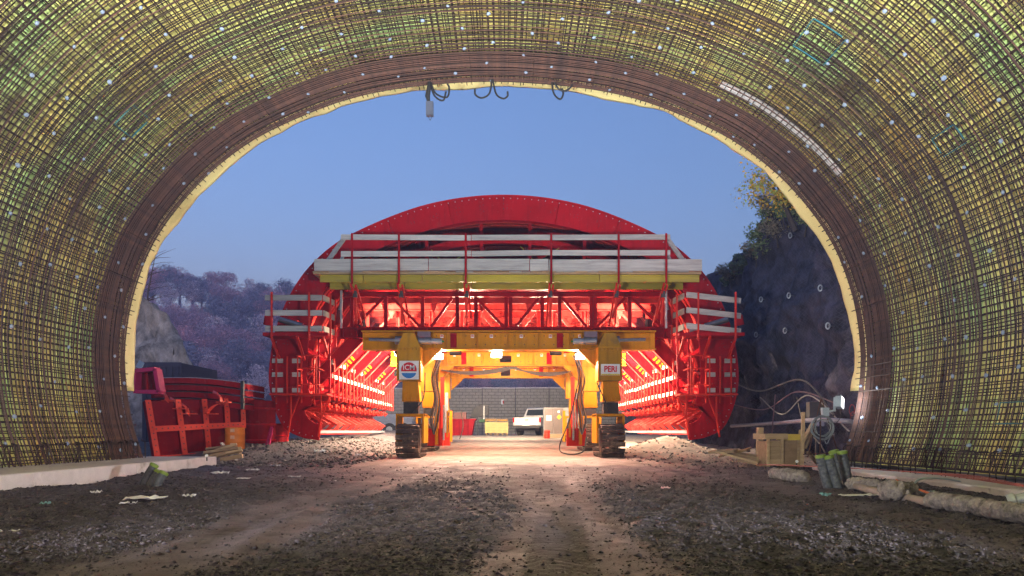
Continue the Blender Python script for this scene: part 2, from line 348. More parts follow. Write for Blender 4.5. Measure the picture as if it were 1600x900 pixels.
# ------------------------------------------------------------------ tunnel vault
CX = -.26
HALF = [(0, 8.10), (1.75, 7.98), (3.1, 7.70), (4.45, 7.16), (5.33, 6.64), (6.2, 5.88), (7.02, 4.80), (7.48, 3.65), (7.66, 2.6), (7.65, 1.8), (7.52, .95), (7.28, .18)]
def catmull(P, n):
    P = [Vector((*p, 0)) if len(p) == 2 else Vector(p) for p in P]; P = [P[0] * 2 - P[1]] + P + [P[-1] * 2 - P[-2]]; out = []
    for i in range(1, len(P) - 2):
        for k in range(n):
            t = k / n; a, b, c, d = P[i - 1:i + 3]
            out.append(.5 * ((2 * b) + (c - a) * t + (2 * a - 5 * b + 4 * c - d) * t * t + (3 * b - a - 3 * c + d) * t ** 3))
    out.append(P[-2]); return out
def even(pts, n):
    A = np.array([tuple(p)[:2] for p in pts]); d = np.r_[0, np.cumsum(np.hypot(*np.diff(A, axis=0).T))]
    s = np.linspace(0, d[-1], n); return np.stack([np.interp(s, d, A[:, 0]), np.interp(s, d, A[:, 1])], 1), d[-1]
def arch(half, n, cx, off=0):
    pts = [(-u, z) for u, z in half[::-1]] + list(half[1:])
    E, Ln = even(catmull(pts, 12), n); T = np.gradient(E, axis=0); T /= np.hypot(*T.T)[:, None]
    Nn = np.stack([T[:, 1], -T[:, 0]], 1)                      # inward normals
    E = E + Nn * off; E[:, 0] += cx; return E, Nn, Ln
def sweep_strip(half, cx, ylist, off, nprof, wob=None, thick=0.):
    E, Nn, Ln = arch(half, nprof, cx); V = []
    for y in ylist:
        o = off + (wob(np.arange(nprof) * Ln / nprof, y) if wob else 0)
        Q = E + Nn * (np.asarray(o)[..., None] if np.ndim(o) else o); V.append(np.stack([Q[:, 0], np.full(nprof, y), Q[:, 1]], 1))
    V = np.concatenate(V); i, j = np.meshgrid(np.arange(len(ylist) - 1), np.arange(nprof - 1), indexing='ij')
    F = np.stack([i * nprof + j, i * nprof + j + 1, (i + 1) * nprof + j + 1, (i + 1) * nprof + j], -1).reshape(-1, 4)
    if thick:
        k = len(V); E2 = np.tile(Nn, (len(ylist), 1)); V2 = V.copy(); V2[:, 0] -= E2[:, 0] * thick; V2[:, 2] -= E2[:, 1] * thick
        nr = len(ylist); e = [((nr - 1) * nprof + j, (nr - 1) * nprof + j + 1, k + (nr - 1) * nprof + j + 1, k + (nr - 1) * nprof + j) for j in range(nprof - 1)]
        e += [(j + 1, j, k + j, k + j + 1) for j in range(nprof - 1)]
        V = np.concatenate([V, V2]); F = np.concatenate([F, F[:, ::-1] + k, np.array(e)])
    return V, F
def membrane_mat():
    m = bpy.data.materials.new('membrane'); m.use_nodes = True; nt = m.node_tree; N = nt.nodes; L = nt.links; P = N['Principled BSDF']
    tc = N.new('ShaderNodeTexCoord')
    def noise(sc, det=5, st=(1, 1, 1)):
        mp = N.new('ShaderNodeMapping'); mp.inputs['Scale'].default_value = st; L.new(tc.outputs['Object'], mp.inputs[0])
        n = N.new('ShaderNodeTexNoise'); n.inputs['Scale'].default_value = sc; n.inputs['Detail'].default_value = det; n.inputs['Roughness'].default_value = .65; L.new(mp.outputs[0], n.inputs[0]); return n.outputs[0]
    r = N.new('ShaderNodeValToRGB'); L.new(noise(.55, 4, (1, 1.6, 1)), r.inputs[0]); e = r.color_ramp.elements
    e[0].position = .36; e[0].color = (.48, .70, .24, 1); e[1].position = .66; e[1].color = (.78, .58, .14, 1)
    k = e.new(.52); k.color = (.76, .68, .20, 1)
    r2 = N.new('ShaderNodeValToRGB'); L.new(noise(1.7, 7, (1, .7, .45)), r2.inputs[0]); r2.color_ramp.elements[0].position = .54; r2.color_ramp.elements[1].position = .70
    mx = N.new('ShaderNodeMix'); mx.data_type = 'RGBA'; L.new(r2.outputs[0], mx.inputs[0]); L.new(r.outputs[0], mx.inputs[6]); mx.inputs[7].default_value = (.22, .15, .06, 1)
    L.new(mx.outputs[2], P.inputs['Base Color']); P.inputs['Roughness'].default_value = .42
    b = N.new('ShaderNodeBump'); b.inputs['Strength'].default_value = .7; b.inputs['Distance'].default_value = .1; L.new(noise(4, 7, (1.6, .7, 1)), b.inputs['Height']); L.new(b.outputs[0], P.inputs['Normal'])
    return m
MEM = membrane_mat()
# shotcrete shell round the vault, open at both ends
V, F = sweep_strip(HALF, CX, [-9, 0, 8, 14.3], -.16, 60, None, .5)
sh = bpy.data.objects.new('tunnel_shell', nmesh('tunnel_shell', V, F, mat('shotcrete', (.2, .19, .18), (.14, .13, .12), .9, scale=3, bump=.4))); COL.objects.link(sh); sh['kind'] = 'structure'
mem = thing('waterproof_membrane', 'crumpled yellow green waterproofing membrane lining the whole tunnel vault behind the steel bars', 'membrane', (CX, 14, 0))
def wob(s, y): return .035 * fbm(s * .9, s * 0 + y * .9, 8, 3) + .012 * fbm(s * 3, s * 0 + y * 3, 18, 2)
def add_np(name, V, F, m, parent, smooth=True):
    b = BASE[parent.name]; V = V - np.array(b); o = bpy.data.objects.new(name, nmesh(name, V, F, m, smooth)); COL.objects.link(o); o.parent = parent; BASE[o.name] = b; return o
edges = [-9, -5, -1, 2.8, 5.0, 7.2, 9.4, 11.6, 13.85]
for i in range(len(edges) - 1):
    a, b = edges[i], edges[i + 1] + .06
    V, F = sweep_strip(HALF, CX, list(np.linspace(a, b, max(4, int((b - a) / .16)))), -.03 + .012 * (i % 2), 150, wob); add_np('membrane_sheet', V, F, MEM, mem)
# free edge of the last sheet, wavy and folded
FLAP = mat('membrane_edge', (.70, .62, .28), (.60, .52, .22), .45, scale=1.3, spots=(.36, .29, .1), spot_at=.6, bump=.2, bscale=6)
nP = 240; E, Nn, Ln = arch(HALF, nP, CX); S = np.arange(nP) * Ln / nP; V = []
tt = np.linspace(0, 1, 10); yend = 14.46 + .10 * fbm(S * .8, S * 0 + .5, 41, 3) + .04 * fbm(S * 4, S * 0 + 2.5, 42, 2)
sel = (E[:, 1] > 1.55)
for t in tt:
    y = 13.93 + (yend - 13.93) * t; o = -.005 + .05 * np.sin(t * 3.1) * fbm(S * 1.1, S * 0 + 3.3, 43, 3) + .12 * t * t * fbm(S * .9, S * 0 + 7.7, 44, 3) + .03 * t
    Q = E + Nn * o[:, None]; V.append(np.stack([Q[:, 0], y, Q[:, 1]], 1)[sel])
k = int(sel.sum()); V = np.concatenate(V); i, j = np.meshgrid(np.arange(len(tt) - 1), np.arange(k - 1), indexing='ij')
F = np.stack([i * k + j, i * k + j + 1, (i + 1) * k + j + 1, (i + 1) * k + j], -1).reshape(-1, 4)
fl = add_np('edge_flap', V, F, FLAP, mem); sm = fl.modifiers.new('t', 'SOLIDIFY'); sm.thickness = .012
V2, F2 = sweep_strip(HALF, CX, [13.12, 13.3, 13.62], -.012 + .03, 120, wob); add_np('felt_strip', V2, F2, mat('dark_felt', (.05, .03, .03), (.11, .06, .05), .95, scale=3, spots=(.2, .13, .06), spot_at=.6), mem)
V2, F2 = sweep_strip(HALF, CX, [13.68, 13.97], -.012 + .03, 120, wob); add_np('felt_strip', V2, F2, MATS['dark_felt'], mem)
def arc_strip(name, s0, s1, y0, y1, off, m, parent):
    n = 200; E, Nn, Ln = arch(HALF, n, CX, off); a, b = int(s0 * n), int(s1 * n); mb = MB(); vs = []
    for q in range(a, b): vs += [(E[q, 0], y0, E[q, 1]), (E[q, 0], y1, E[q, 1])]
    mb.add(vs, [(2 * q, 2 * q + 1, 2 * q + 3, 2 * q + 2) for q in range(b - a - 1)]); return mb.build(name, m, parent)
WSTRIP = mat('white_strip', (.82, .82, .8), (.7, .7, .68), .3)  # plain white strips, laid between the bar layers and along the rim
arc_strip('pale_strip', .667, .78, 12.40, 12.64, .105, WSTRIP, mem); arc_strip('pale_strip', .67, .90, 13.63, 13.70, .035, WSTRIP, mem); arc_strip('pale_strip', .08, .30, 13.63, 13.69, .035, FLAP, mem)

# ------------------------------------------------------------------ reinforcement cage
cage = thing('rebar_cage', 'dense double mesh of rusty reinforcing bars curved all round the tunnel vault', 'rebar cage', (CX, 14, 0))
NR = 84
def rust_copy_(me):
    c = me.copy(); c.materials.clear(); c.materials.append(RUST); return c
def ring_mesh(off, r, seed, n=4):
    E, Nn, Ln = arch(HALF, NR, 0, off); s = np.arange(NR) * Ln / NR
    wy = .012 * fbm(s * .35, s * 0 + seed, seed, 3); wo = .005 * fbm(s * .6, s * 0 + seed, seed + 5, 2)
    E = E + Nn * wo[:, None]
    return MB().tube([(E[k, 0], wy[k], E[k, 1]) for k in range(NR)], r, n).mesh('ring_bar', RINGBAR, (0, 0, 0), False)
OFF_OUT, OFF_IN = .07, .17
rin = [ring_mesh(OFF_IN + .012, .0100, 50 + k) for k in range(6)]
rin += [rust_copy_(m_) for m_ in rin[:3]]
def rust_copy(me):
    c = me.copy(); c.materials.clear(); c.materials.append(RUST); return c
rrust = [rust_copy(m_) for m_ in rin]
y = 4.6; k = 0
while y < 13.9:
    piece(random.choice(rin), 'ring_bar', cage, (CX, y, 0)); k += 1
    if random.random() < .12: piece(random.choice(rin), 'ring_bar', cage, (CX, y + .03, 0))
    y += .118 + random.uniform(-.018, .018) + (.03 if random.random() < .1 else 0)
yb = 12.35
while yb < 13.18:
    piece(random.choice(rrust), 'ring_bar', cage, (CX, yb, 0)); yb += .13 - .10 * (yb - 12.35) / .85 + random.uniform(-.015, .015)
yb = 13.2
while yb < 13.86:
    piece(random.choice(rrust), 'ring_bar', cage, (CX, yb, 0)); yb += .05 + random.uniform(-.02, .025) + (.07 if abs(yb - 13.62) < .03 else 0)
def out_mesh():
    mb = MB(); E, Nn, Ln = arch(HALF, NR, CX, OFF_OUT); y = 5.0
    while y < 13.9:
        w1 = .012 * fbm(np.arange(NR) * .1, np.zeros(NR) + y, 77, 2)
        mb.tube([(E[q, 0], y + w1[q], E[q, 1]) for q in range(NR)], .009, 4); y += .088 + random.uniform(-.03, .03)
    n = 262; E, Nn, Ln = arch(HALF, n, CX, OFF_OUT + .02)
    for q in range(1, n):
        pts = [(E[q, 0] + random.uniform(-.008, .008), yy, E[q, 1] + random.uniform(-.008, .008)) for yy in np.linspace(5, 13.95, 6)]
        mb.tube(pts, .009, 4)
    return mb
om = out_mesh().build('outer_bar_mesh', REBAR, cage); om['kind'] = 'stuff'
def long_mesh(seed):
    r_ = random.Random(seed); pts = [(r_.uniform(-.006, .006), yy, r_.uniform(-.006, .006)) for yy in np.linspace(0, 9.4, 7)]
    return MB().tube(pts, .0098, 4).mesh('long_bar', REBAR)
lm = [long_mesh(s_) for s_ in range(5)]
E, Nn, Ln = arch(HALF, 212, CX, OFF_IN - .012)
for q in range(212):
    piece(random.choice(lm), 'long_bar', cage, (E[q, 0], 4.6 + random.uniform(-.05, .08), E[q, 1]), (random.uniform(-.003, .003), random.uniform(0, 6), random.uniform(-.003, .003)))
# bent starter bars along the foot of the cage
hk = MB().tube([(0, 0, 0), (0, -.02, .42), (.02, -.05, .46), (.12, -.10, .47)], .011, 4).mesh('starter_bar', REBAR)
for sgn in (-1, 1):
    y = 6.2
    while y < 13.9:
        piece(hk, 'starter_bar', cage, (CX + sgn * (7.08 + random.uniform(-.05, .05)), y, .14 if sgn < 0 else .06), (random.uniform(-.35, .35), random.uniform(-.1, .1), 0 if sgn > 0 else math.pi))
        y += .17 + random.uniform(-.04, .04)
# spacer discs, staggered
sp = MB().lathe([(.012, -.02), (.032, -.004), (.035, .006), (.012, .02)], (0, 0, 0), (0, 0, 1), 6).mesh('spacer_disc', DISC)
nrow = 41; E, Nn, Ln = arch(HALF, nrow * 4 + 1, CX, OFF_IN + .03); cnt = 0
for a in range(nrow):
    idx = a * 4 + 2; x, z = E[idx]
    for b in range(10):
        y = 7.35 + .72 * b + (.36 if a % 2 else 0) + random.uniform(-.11, .11)
        px = VX + x * FPX / y; py = VY - (z - CAMZ) * FPX / y
        if y < 13.85 and -30 < px < 1630 and py > -30:
            nv = Vector((Nn[idx, 0] + random.uniform(-.3, .3), -.2 + random.uniform(-.3, .3), Nn[idx, 1] + random.uniform(-.3, .3))); j = random.uniform(-.12, .12)
            if random.random() < .06: continue
            o = piece(sp, 'spacer_disc', cage, (x + Nn[idx, 1] * j, y, z - Nn[idx, 0] * j), nv.to_track_quat('Z', 'Y').to_euler(), (random.uniform(.8, 1.15),) * 3); cnt += 1
print('spacer discs', cnt)
# teal painted frames tied into the mesh
def teal_frame(s, y, ws, wy):
    n = 400; E, Nn, Ln = arch(HALF, n, CX, OFF_IN + .035); d = Ln / n; a, b = int(s * n - ws / 2 / d), int(s * n + ws / 2 / d)
    for yy in (y, y + wy): MB().tube([(E[q, 0], yy, E[q, 1]) for q in range(a, b + 1, 2)], .010, 5).build('box_out_bar', TEAL, cage)
    for q in (a, b): MB().tube([(E[q, 0], y, E[q, 1]), (E[q, 0], y + wy, E[q, 1])], .010, 5).build('box_out_bar', TEAL, cage)
for s_, y_, a_, b_ in ((.247, 11.0, .45, .5), (.705, 9.9, .6, .7), (.80, 9.6, .35, .5), (.035, 8.2, .3, 1.0), (.965, 9.3, .3, .5)): teal_frame(s_, y_, a_, b_)

# ------------------------------------------------------------------ footings
def footing(x0, x1, y0, y1, z, name, label, joints):
    t = thing(name, label, 'footing', ((x0 + x1) / 2, y1, 0)); e = [y0] + joints + [y1]
    for a, b in zip(e[:-1], e[1:]):
        c = .018; mb = MB(); xi, xo = (x1, x0) if x0 < 0 else (x0, x1); sgn = 1 if x0 < 0 else -1
        mb.prism([(xo, -.4), (xi, -.4), (xi, z - c), (xi - sgn * c, z), (xo, z)], a + .004, b - .004).build('concrete_block', CONC, t)
    return t
footing(-8.6, -6.16, -6, 14.55, .265, 'concrete_footing', 'long pale concrete footing under the left wall of bars', [3.0, 8.9, 11.4])
footing(6.1, 8.4, -6, 13.6, .10, 'concrete_footing', 'low concrete footing along the right wall behind the wrapped pipe', [4.0, 8.6, 10.9])
# ------------------------------------------------------------------ formwork carriage
Y0, Y1 = 22.0, 34.0
car = thing('formwork_carriage', 'huge red tunnel formwork carriage with yellow gantry standing on crawler tracks, lit from inside', 'formwork machine', (0, Y0, 0))
MH = [(0, 8.41), (2.47, 8.10), (4.85, 7.17), (6.08, 6.28), (6.87, 5.21), (7.36, 3.98), (7.55, 2.74), (7.5, 2.02), (7.30, 1.35), (7.02, .88), (6.5, .62), (5.95, .52)]
MX = -.06; NM = 241
ME, MN, MLn = arch(MH, NM, MX)
def mring(i, t): return (ME[i, 0] + MN[i, 0] * t, ME[i, 1] + MN[i, 1] * t)
def tface(i):
    c = abs(i - (NM - 1) / 2) / ((NM - 1) / 2); return .80 + .42 * float(sstep(.45, .8, c)) - .72 * float(sstep(.86, 1., c))
def ring_seg(a, b, t0, t1, y0, y1, step=2):
    "solid piece of arch between profile samples a and b"
    ids = list(range(a, b, step)) + [b]; f0 = t0 if callable(t0) else (lambda i: t0); f1 = t1 if callable(t1) else (lambda i: t1)
    poly = [mring(i, f0(i)) for i in ids] + [mring(i, f1(i)) for i in ids[::-1]]
    n = len(poly); h = len(ids); mb = MB(); vs = [(x, y0, z) for x, z in poly] + [(x, y1, z) for x, z in poly]; fs = []
    for k in range(h - 1):
        p, q = k, n - 1 - k; fs += [(p, q, q - 1, p + 1), (n + p, n + p + 1, n + q - 1, n + q)]
    fs += [(i, (i + 1) % n, n + (i + 1) % n, n + i) for i in range(n)]
    return mb.add(vs, fs)
# face plates
cuts = [0, 22, 44, 66, 86, 104, 120, 136, 154, 174, 196, 218, 240]
for a, b in zip(cuts[:-1], cuts[1:]):
    mb = ring_seg(a, b, 0, tface, Y0, Y0 + .05)
    for q in range(len(mb.v)): pass
    o = mb.build('face_plate', RED, car)
    mid = (a + b) // 2; s_ = .993; cxm, czm = mring(mid, .5)
    o.scale = (s_, 1, s_); bx = BASE[o.name]; o.location = ((cxm - bx[0]) * (1 - s_), 0, (czm - bx[2]) * (1 - s_))
# rim angle round the outer edge and flange round the inner edge
ring_seg(0, 240, -.012, .05, Y0 - .02, Y0 - .002).build('rim_angle', RED, car)
mb = MB()
for i in range(2, 240, 2):
    for t in ((.10,) if i % 4 else (.10,)):
        x, z = mring(i, t); mb.lathe([(.016, 0), (.016, .02)], (x, Y0 - .005, z), (0, -1, 0), 6)
b_ = mb.build('bolt_heads', GALV, car); b_['kind'] = 'stuff'
mb = MB(); rr_ = random.Random(3)
for i in range(8, 236, 7):
    for dx in (0, 1.6):
        for t in (.26, .33, .40):
            if rr_.random() < .75:
                ii_ = int(i + dx); x, z = mring(min(ii_, 240), t + rr_.uniform(0, .12)); mb.lathe([(.014, 0), (.014, .006)], (x, Y0 - .001, z), (0, -1, 0), 6)
b_ = mb.build('bolt_holes', DARK, car); b_['kind'] = 'stuff'
# skin: eight rings of sheet, each with its ribs and stringers
nring = 8; dy = (Y1 - Y0) / nring
for k in range(nring):
    a, b = Y0 + .06 + k * dy, Y0 + .05 + (k + 1) * dy - .01
    ring_seg(12, 228, 0, .018, a, b).build('skin_panel', DRED, car)
    yc = Y0 + (k + 1) * dy - .2
    for yr, dr in ((yc, .50), (yc - .75, .36)):
        ring_seg(12, 228, .019, dr, yr - .02, yr, 3).build('rib', RED, car); ring_seg(12, 228, dr, dr + .03, yr - .1, yr + .08, 3).build('rib_flange', LITRED, car)
for i in range(6, 240, 12):
    mb = MB(); p = mring(i, .12)
    mb.bar((p[0], Y0 + .06, p[1]), (p[0], Y1 - .1, p[1]), .012, .2, (MN[i, 0], 0, MN[i, 1])); mb.build('stringer', LITRED, car)

# ---- cross trusses
POSTS = [-5.03, -3.92, -2.72, -1.58, -.97, .02, .16, 1.2, 1.77, 2.8, 2.93, 4.06, 5.17]
DIAG = [(-4.95, 0, -4.0, 1), (-3.72, 1, -2.8, 0), (-2.45, 0, -1.75, 1), (-.97, 1, -.06, 0), (.33, 0, 1.09, 1), (1.85, 1, 2.65, 0), (3.0, 0, 3.92, 1), (4.12, 1, 5.1, 0)]
ZB, ZT = 4.02, 5.28
def truss(y, front=False):
    t = MB(); t.ibeam((-5.45, y, ZB), (5.4, y, ZB), .34, .36, .03); o = t.build('truss', RED, car)
    MB().ibeam((-5.3, y, ZT), (5.3, y, ZT), .24, .16, .025).build('top_chord', RED if front else LITRED, o)
    for x in POSTS: MB().ibeam((x, y, ZB + .18), (x, y, ZT - .08), .1, .12, .014, (1, 0, 0)).build('post', RED if front else LITRED, o)
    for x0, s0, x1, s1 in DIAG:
        z = (ZB + .2, ZT - .1); MB().bar((x0, y + .03, z[s0]), (x1, y + .03, z[s1]), .09, .085, (0, 1, 0)).build('diagonal', RED if front else LITRED, o)
    if front:
        for i in range(24):
            x = -5.3 + i * .455; MB().box(x - .012, x + .012, y - .168, y - .017, ZB - .148, ZB + .148).build('stiffener', RED, o)
    return o
for k, yy in enumerate((22.35, 24.9, 27.6, 30.4, 33.2)): truss(yy, k == 0)
# beams that tie the trusses lengthwise, above and below
for x in (-4.9, -3.3, -1.6, 0, 1.6, 3.3, 4.9):
    MB().ibeam((x, 22.55, ZT + .2), (x, 33.6, ZT + .2), .18, .2, .02).build('deck_joist', RED, car)
for x in (-4.6, 4.6, -2.4, 2.4):
    MB().ibeam((x, 22.55, ZB + .02), (x, 33.4, ZB + .02), .22, .30, .025).build('lower_beam', RED, car)
# deck plates over the trusses and the cross joists under them
for k in range(8):
    a = Y0 + .5 + k * 1.38; MB().box(-5.3, 5.3, a, a + 1.37, ZT + .31, ZT + .335).build('deck_plate', RED, car)
    MB().ibeam((-5.2, a + .7, ZT - .02), (5.2, a + .7, ZT - .02), .16, .24, .02).build('cross_joist', LITRED, car)
    for x in (-4.1, -2.45, -.8, .8, 2.45, 4.1): MB().prism([(x - .12, ZT - .145), (x + .12, ZT - .145), (x + .03, ZT - .42), (x - .03, ZT - .42)], a + .68, a + .72).build('joist_gusset', LITRED, car)
for a, b in ((-5.3, -2.7), (-2.68, 0), (.02, 2.68), (2.7, 5.3)): MB().box(a, b, Y1 - .3, Y1 - .27, ZB + .2, ZT + .3).build('rear_plate', RED, car)
# hangers from ribs to trusses
for k, yy in enumerate((22.9, 25.6, 28.6, 31.4)):
    for x, zt in ((-4.4, 6.85), (-2.6, 7.4), (-.8, 7.75), (.8, 7.75), (2.6, 7.4), (4.4, 6.85)):
        MB().bar((x, yy, ZT + .3), (x * 1.02, yy, zt), .11, .11).build('hanger', RED, car)
    # inner arch girder seen under the crown
    ring_seg(66, 174, 1.05, 1.30, yy, yy + .14, 3).build('arch_girder', RED, car)
    for x in (-3.4, -1.2, 1.2, 3.4): MB().prism([(x - .22, 7.05 - abs(x) * .16), (x + .22, 7.05 - abs(x) * .16), (x + .05, 6.62 - abs(x) * .16), (x - .05, 6.62 - abs(x) * .16)], yy - .03, yy - .005).build('gusset', RED, car)

# ---- side forms, mirrored
def cyl(p, q, r0, r1, f, m0, m1, parent):
    p = Vector(p); q = Vector(q); mid = p.lerp(q, f); o = MB().tube([p, mid], r0, 10).build('cylinder', m0, parent); MB().tube([mid, q], r1, 8).build('piston_rod', m1, o); return o
LBOARD = mat('pale_board', (.44, .40, .34), (.34, .31, .26), .75, scale=8, stretch=(1, .2, 1), spots=(.35, .3, .25), spot_at=.68)
for sg in (-1, 1):
    X = lambda v: MX + sg * v
    for k in range(nring * 2 - 1):
        y = Y0 + .5 + k * .77
        if k % 2 == 0:
            # sloping arm pairs, from the truss down to the side skin
            o = MB().bar((X(4.75), y, 3.95), (X(6.3), y, 2.35), .02, .42, (0, 0, 1)).build('side_arm', RED, car)
            d = Vector((X(6.3) - X(4.75), 0, -1.6)).normalized(); u = Vector((0, 1, 0)).cross(d)
            if u.z < 0: u = -u
            for e in (-.22, .22): MB().bar(Vector((X(4.75), y, 3.95)) + u * e, Vector((X(6.3), y, 2.35)) + u * e, .16, .02, u).build('arm_flange', LITRED, o)
            MB().bar((X(6.2), y, 3.2), (X(7.2), y, 3.9), .1, .1).build('strut', RED, car)
            if k in (2, 6, 10):
                for e in (.35, .42, .49): MB().bar(Vector((X(4.75), y - .014, 3.95)).lerp(Vector((X(6.3), y - .014, 2.35)), e), Vector((X(4.75), y - .014, 3.95)).lerp(Vector((X(6.3), y - .014, 2.35)), e + .035), .008, .16, (0, 0, 1)).build('hazard_stripe', YEL, o)
            MB().bar((X(6.2), y + .05, 2.6), (X(7.1), y + .05, 2.1), .1, .1).build('strut', RED, car)
        else:
            cyl((X(5.0), y, 3.75), (X(6.7), y, 2.75), .07, .04, .55, RED, STEEL, car)
    # side walkway: deck plates, toe boards, rails, posts
    w_ = MB().box(min(X(5.62), X(6.75)), max(X(5.62), X(6.75)), Y0 + .1, Y1 - .1, 1.94, 1.99).build('side_walkway', RED, car)
    for zc in (2.08, 2.58, 3.03):
        for k in range(5):
            a = Y0 + .15 + k * 2.38; j = random.uniform(-.02, .02)
            if random.random() < .2: continue
            MB().box(*sorted((X(5.56), X(5.60))), a, a + 2.36, zc - .065 + j, zc + .065 + j).build('guard_board', LBOARD, w_)
    for k in range(21):
        y = Y0 + .2 + k * .58; MB().box(*sorted((X(5.50), X(5.545))), y, y + .045, 1.8, 3.18).build('guard_post', ORED, w_)
    for k in range(8):
        y = Y0 + .8 + k * 1.5; MB().bar((X(5.66), y, 1.93), (X(6.9), y, 1.3), .07, .07).build('bracket', ORED, w_)
    # spindles below the walkway
    for k in range(12):
        y = Y0 + .6 + k * .95; o = MB().tube([(X(5.78), y, 1.62), (X(7.1), y, 1.5)], .05, 8).build('spindle', ORED, car)
        MB().lathe([(.03, -.02), (.12, -.02), (.12, .02), (.05, .02), (.05, .1), (.03, .1)], (X(5.78), y, 1.62), (-sg, 0, 0), 10).build('hand_wheel', ORED, o)
    # chevron feet
    for k in range(11):
        y = Y0 + .35 + k * 1.05
        MB().prism([(X(6.45), 1.46), (X(5.72), 1.06), (X(6.0), .84), (X(6.12), .86), (X(5.92), 1.07), (X(6.52), 1.38)], y, y + .1).build('foot_plate', LITRED, car)
        MB().bar((X(6.4), y + .5, 1.4), (X(6.0), y + .5, .95), .07, .05).build('foot_stay', ORED, car)
    MB().bar((X(6.55), Y0 + .2, 1.42), (X(6.55), Y1 - .2, 1.42), .1, .14).build('foot_rail', ORED, car)
    MB().box(*sorted((X(5.95), X(6.12))), Y0 + .05, Y1 - .05, .74, .83).build('base_strip', GALV, car)
    # front access platform at the side: deck, rails, legs, boards
    f_ = MB().box(*sorted((X(5.5), X(7.3))), Y0 - .75, Y0 - .06, 1.93, 1.98).build('access_platform', ORED, car)
    for x0, x1 in ((7.08, 7.42), (6.5, 6.78)):
        for zc in (2.12, 2.62, 3.06): MB().box(*sorted((X(x0), X(x1))), Y0 - .14, Y0 - .10, zc - .07, zc + .07).build('guard_board', BOARD, f_)
    for x in (5.55, 6.05, 6.45, 6.9, 7.25): MB().box(*sorted((X(x), X(x + .045))), Y0 - .2, Y0 - .15, 1.7, 3.2).build('guard_post', ORED, f_)
    for zc, r_ in ((2.25, 0), (2.75, 0), (3.15, 0)):
        MB().tube([(X(5.75), Y0 - .2, zc), (X(5.75), Y0 - .8, zc), (X(5.83), Y0 - .88, zc), (X(6.35), Y0 - .88, zc), (X(6.43), Y0 - .8, zc), (X(6.43), Y0 - .2, zc)], .022, 6).build('guard_rail', ORED, f_)
    for x in (5.8, 6.38): MB().tube([(X(x), Y0 - .86, 1.95), (X(x), Y0 - .86, 3.15)], .022, 6).build('rail_post', ORED, f_)
    for x in (5.75, 6.7):
        MB().tube([(X(x), Y0 - .5, 1.93), (X(x), Y0 - .5, 1.3), (X(x + .1), Y0 - .5, .62)], .03, 6).build('leg', ORED, f_)
        MB().tube([(X(x), Y0 - .5, 1.2), (X(x - .25), Y0 - .4, 1.93)], .025, 6).build('brace', ORED, f_)
    # ladder tower from access platform to the upper side platform
    for x in (5.5, 5.85): MB().box(*sorted((X(x), X(x + .05))), Y0 - .35, Y0 - .3, 1.98, 3.75).build('ladder_stile', RED, car)
    for k in range(6): MB().tube([(X(5.52), Y0 - .33, 2.2 + k * .28), (X(5.88), Y0 - .33, 2.2 + k * .28)], .014, 5).build('rung', RED, car)
    # upper side platform with three boards and a return
    p_ = MB().box(*sorted((X(5.45), X(7.45))), Y0 - .9, Y0 - .06, 3.76, 3.86).build('side_platform', RED, car)
    tl = .0 if sg < 0 else .12
    for zc in (3.97, 4.45, 4.92):
        MB().bar((X(5.6), Y0 - .95 - tl, zc + tl * .6), (X(7.35), Y0 - .95 + tl, zc - tl * .6), .04, .17).build('guard_board', BOARD, p_)
        MB().bar((X(5.56), Y0 - .93, zc + tl * .5), (X(5.42), Y0 + .1, zc + tl * .5), .04, .17).build('guard_board', LBOARD, p_)
    for x in (5.95, 7.1): MB().box(*sorted((X(x), X(x + .05))), Y0 - 1.06, Y0 - 1.0, 3.6, 5.08).build('guard_post', ORED, p_)
    for y in (Y0 - .8, Y0 - .15): MB().box(*sorted((X(5.36), X(5.41))), y, y + .05, 3.5, 5.05).build('guard_post', ORED, p_)
    for x in (5.6, 6.4, 7.2): MB().bar((X(x), Y0 - .85, 3.74), (X(x), Y0 - .06, 3.1), .07, .07).build('bracket', ORED, p_)
    cyl((X(7.1), Y0 - .35, 4.35), (X(5.9), Y0 - .3, 4.0), .09, .05, .6, STEEL, GALV, car)
    MB().prism([(X(7.35), 4.6), (X(7.6), 4.5), (X(7.65), 4.2), (X(7.4), 4.15)], Y0 - .3, Y0 - .2).build('lug', RED, car)
    cyl((X(5.35), Y0 - .1, 4.2), (X(5.2), Y0 - .1, 5.0), .08, .05, .6, DRED, STEEL, car)
    MB().box(*sorted((X(5.16), X(5.22))), Y0 - .2, Y0 - .14, 4.1, 5.3).build('guide_rail', GALV, car)

# ---- front working platform at the crown
YP = Y0 - 1.3
fp = MB().box(-5.85, 5.95, YP + .05, Y0 - .1, 5.585, 5.63).build('front_platform', WOOD, car)
for a, b in ((-5.8, -2.35), (-2.33, .72), (.74, 1.3), (1.32, 5.95)):
    MB().bar((a, YP, 5.845 + random.uniform(-.015, .01)), (b, YP, 5.845 + random.uniform(-.015, .01)), .04, .35).build('toe_board', BOARD, fp)
for zc in (6.66, 6.19):
    for a, b in ((-4.98, -1.05), (-1.03, 1.36), (1.38, 4.98)): MB().bar((a, YP - .04, zc + random.uniform(-.025, .02)), (b, YP - .04 + random.uniform(-.01, .01), zc + random.uniform(-.025, .02)), .04, .16).build('guard_board', BOARD, fp)
for sg in (-1, 1):
    MB().bar((sg * 4.9, YP + .02, 6.66), (sg * 5.62, YP + .5, 5.95), .04, .16, (0, 0, 1)).build('end_board', BOARD, fp)
    MB().bar((sg * 4.9, YP + .02, 6.2), (sg * 5.2, YP + .5, 5.9), .04, .15, (0, 0, 1)).build('end_board', BOARD, fp)
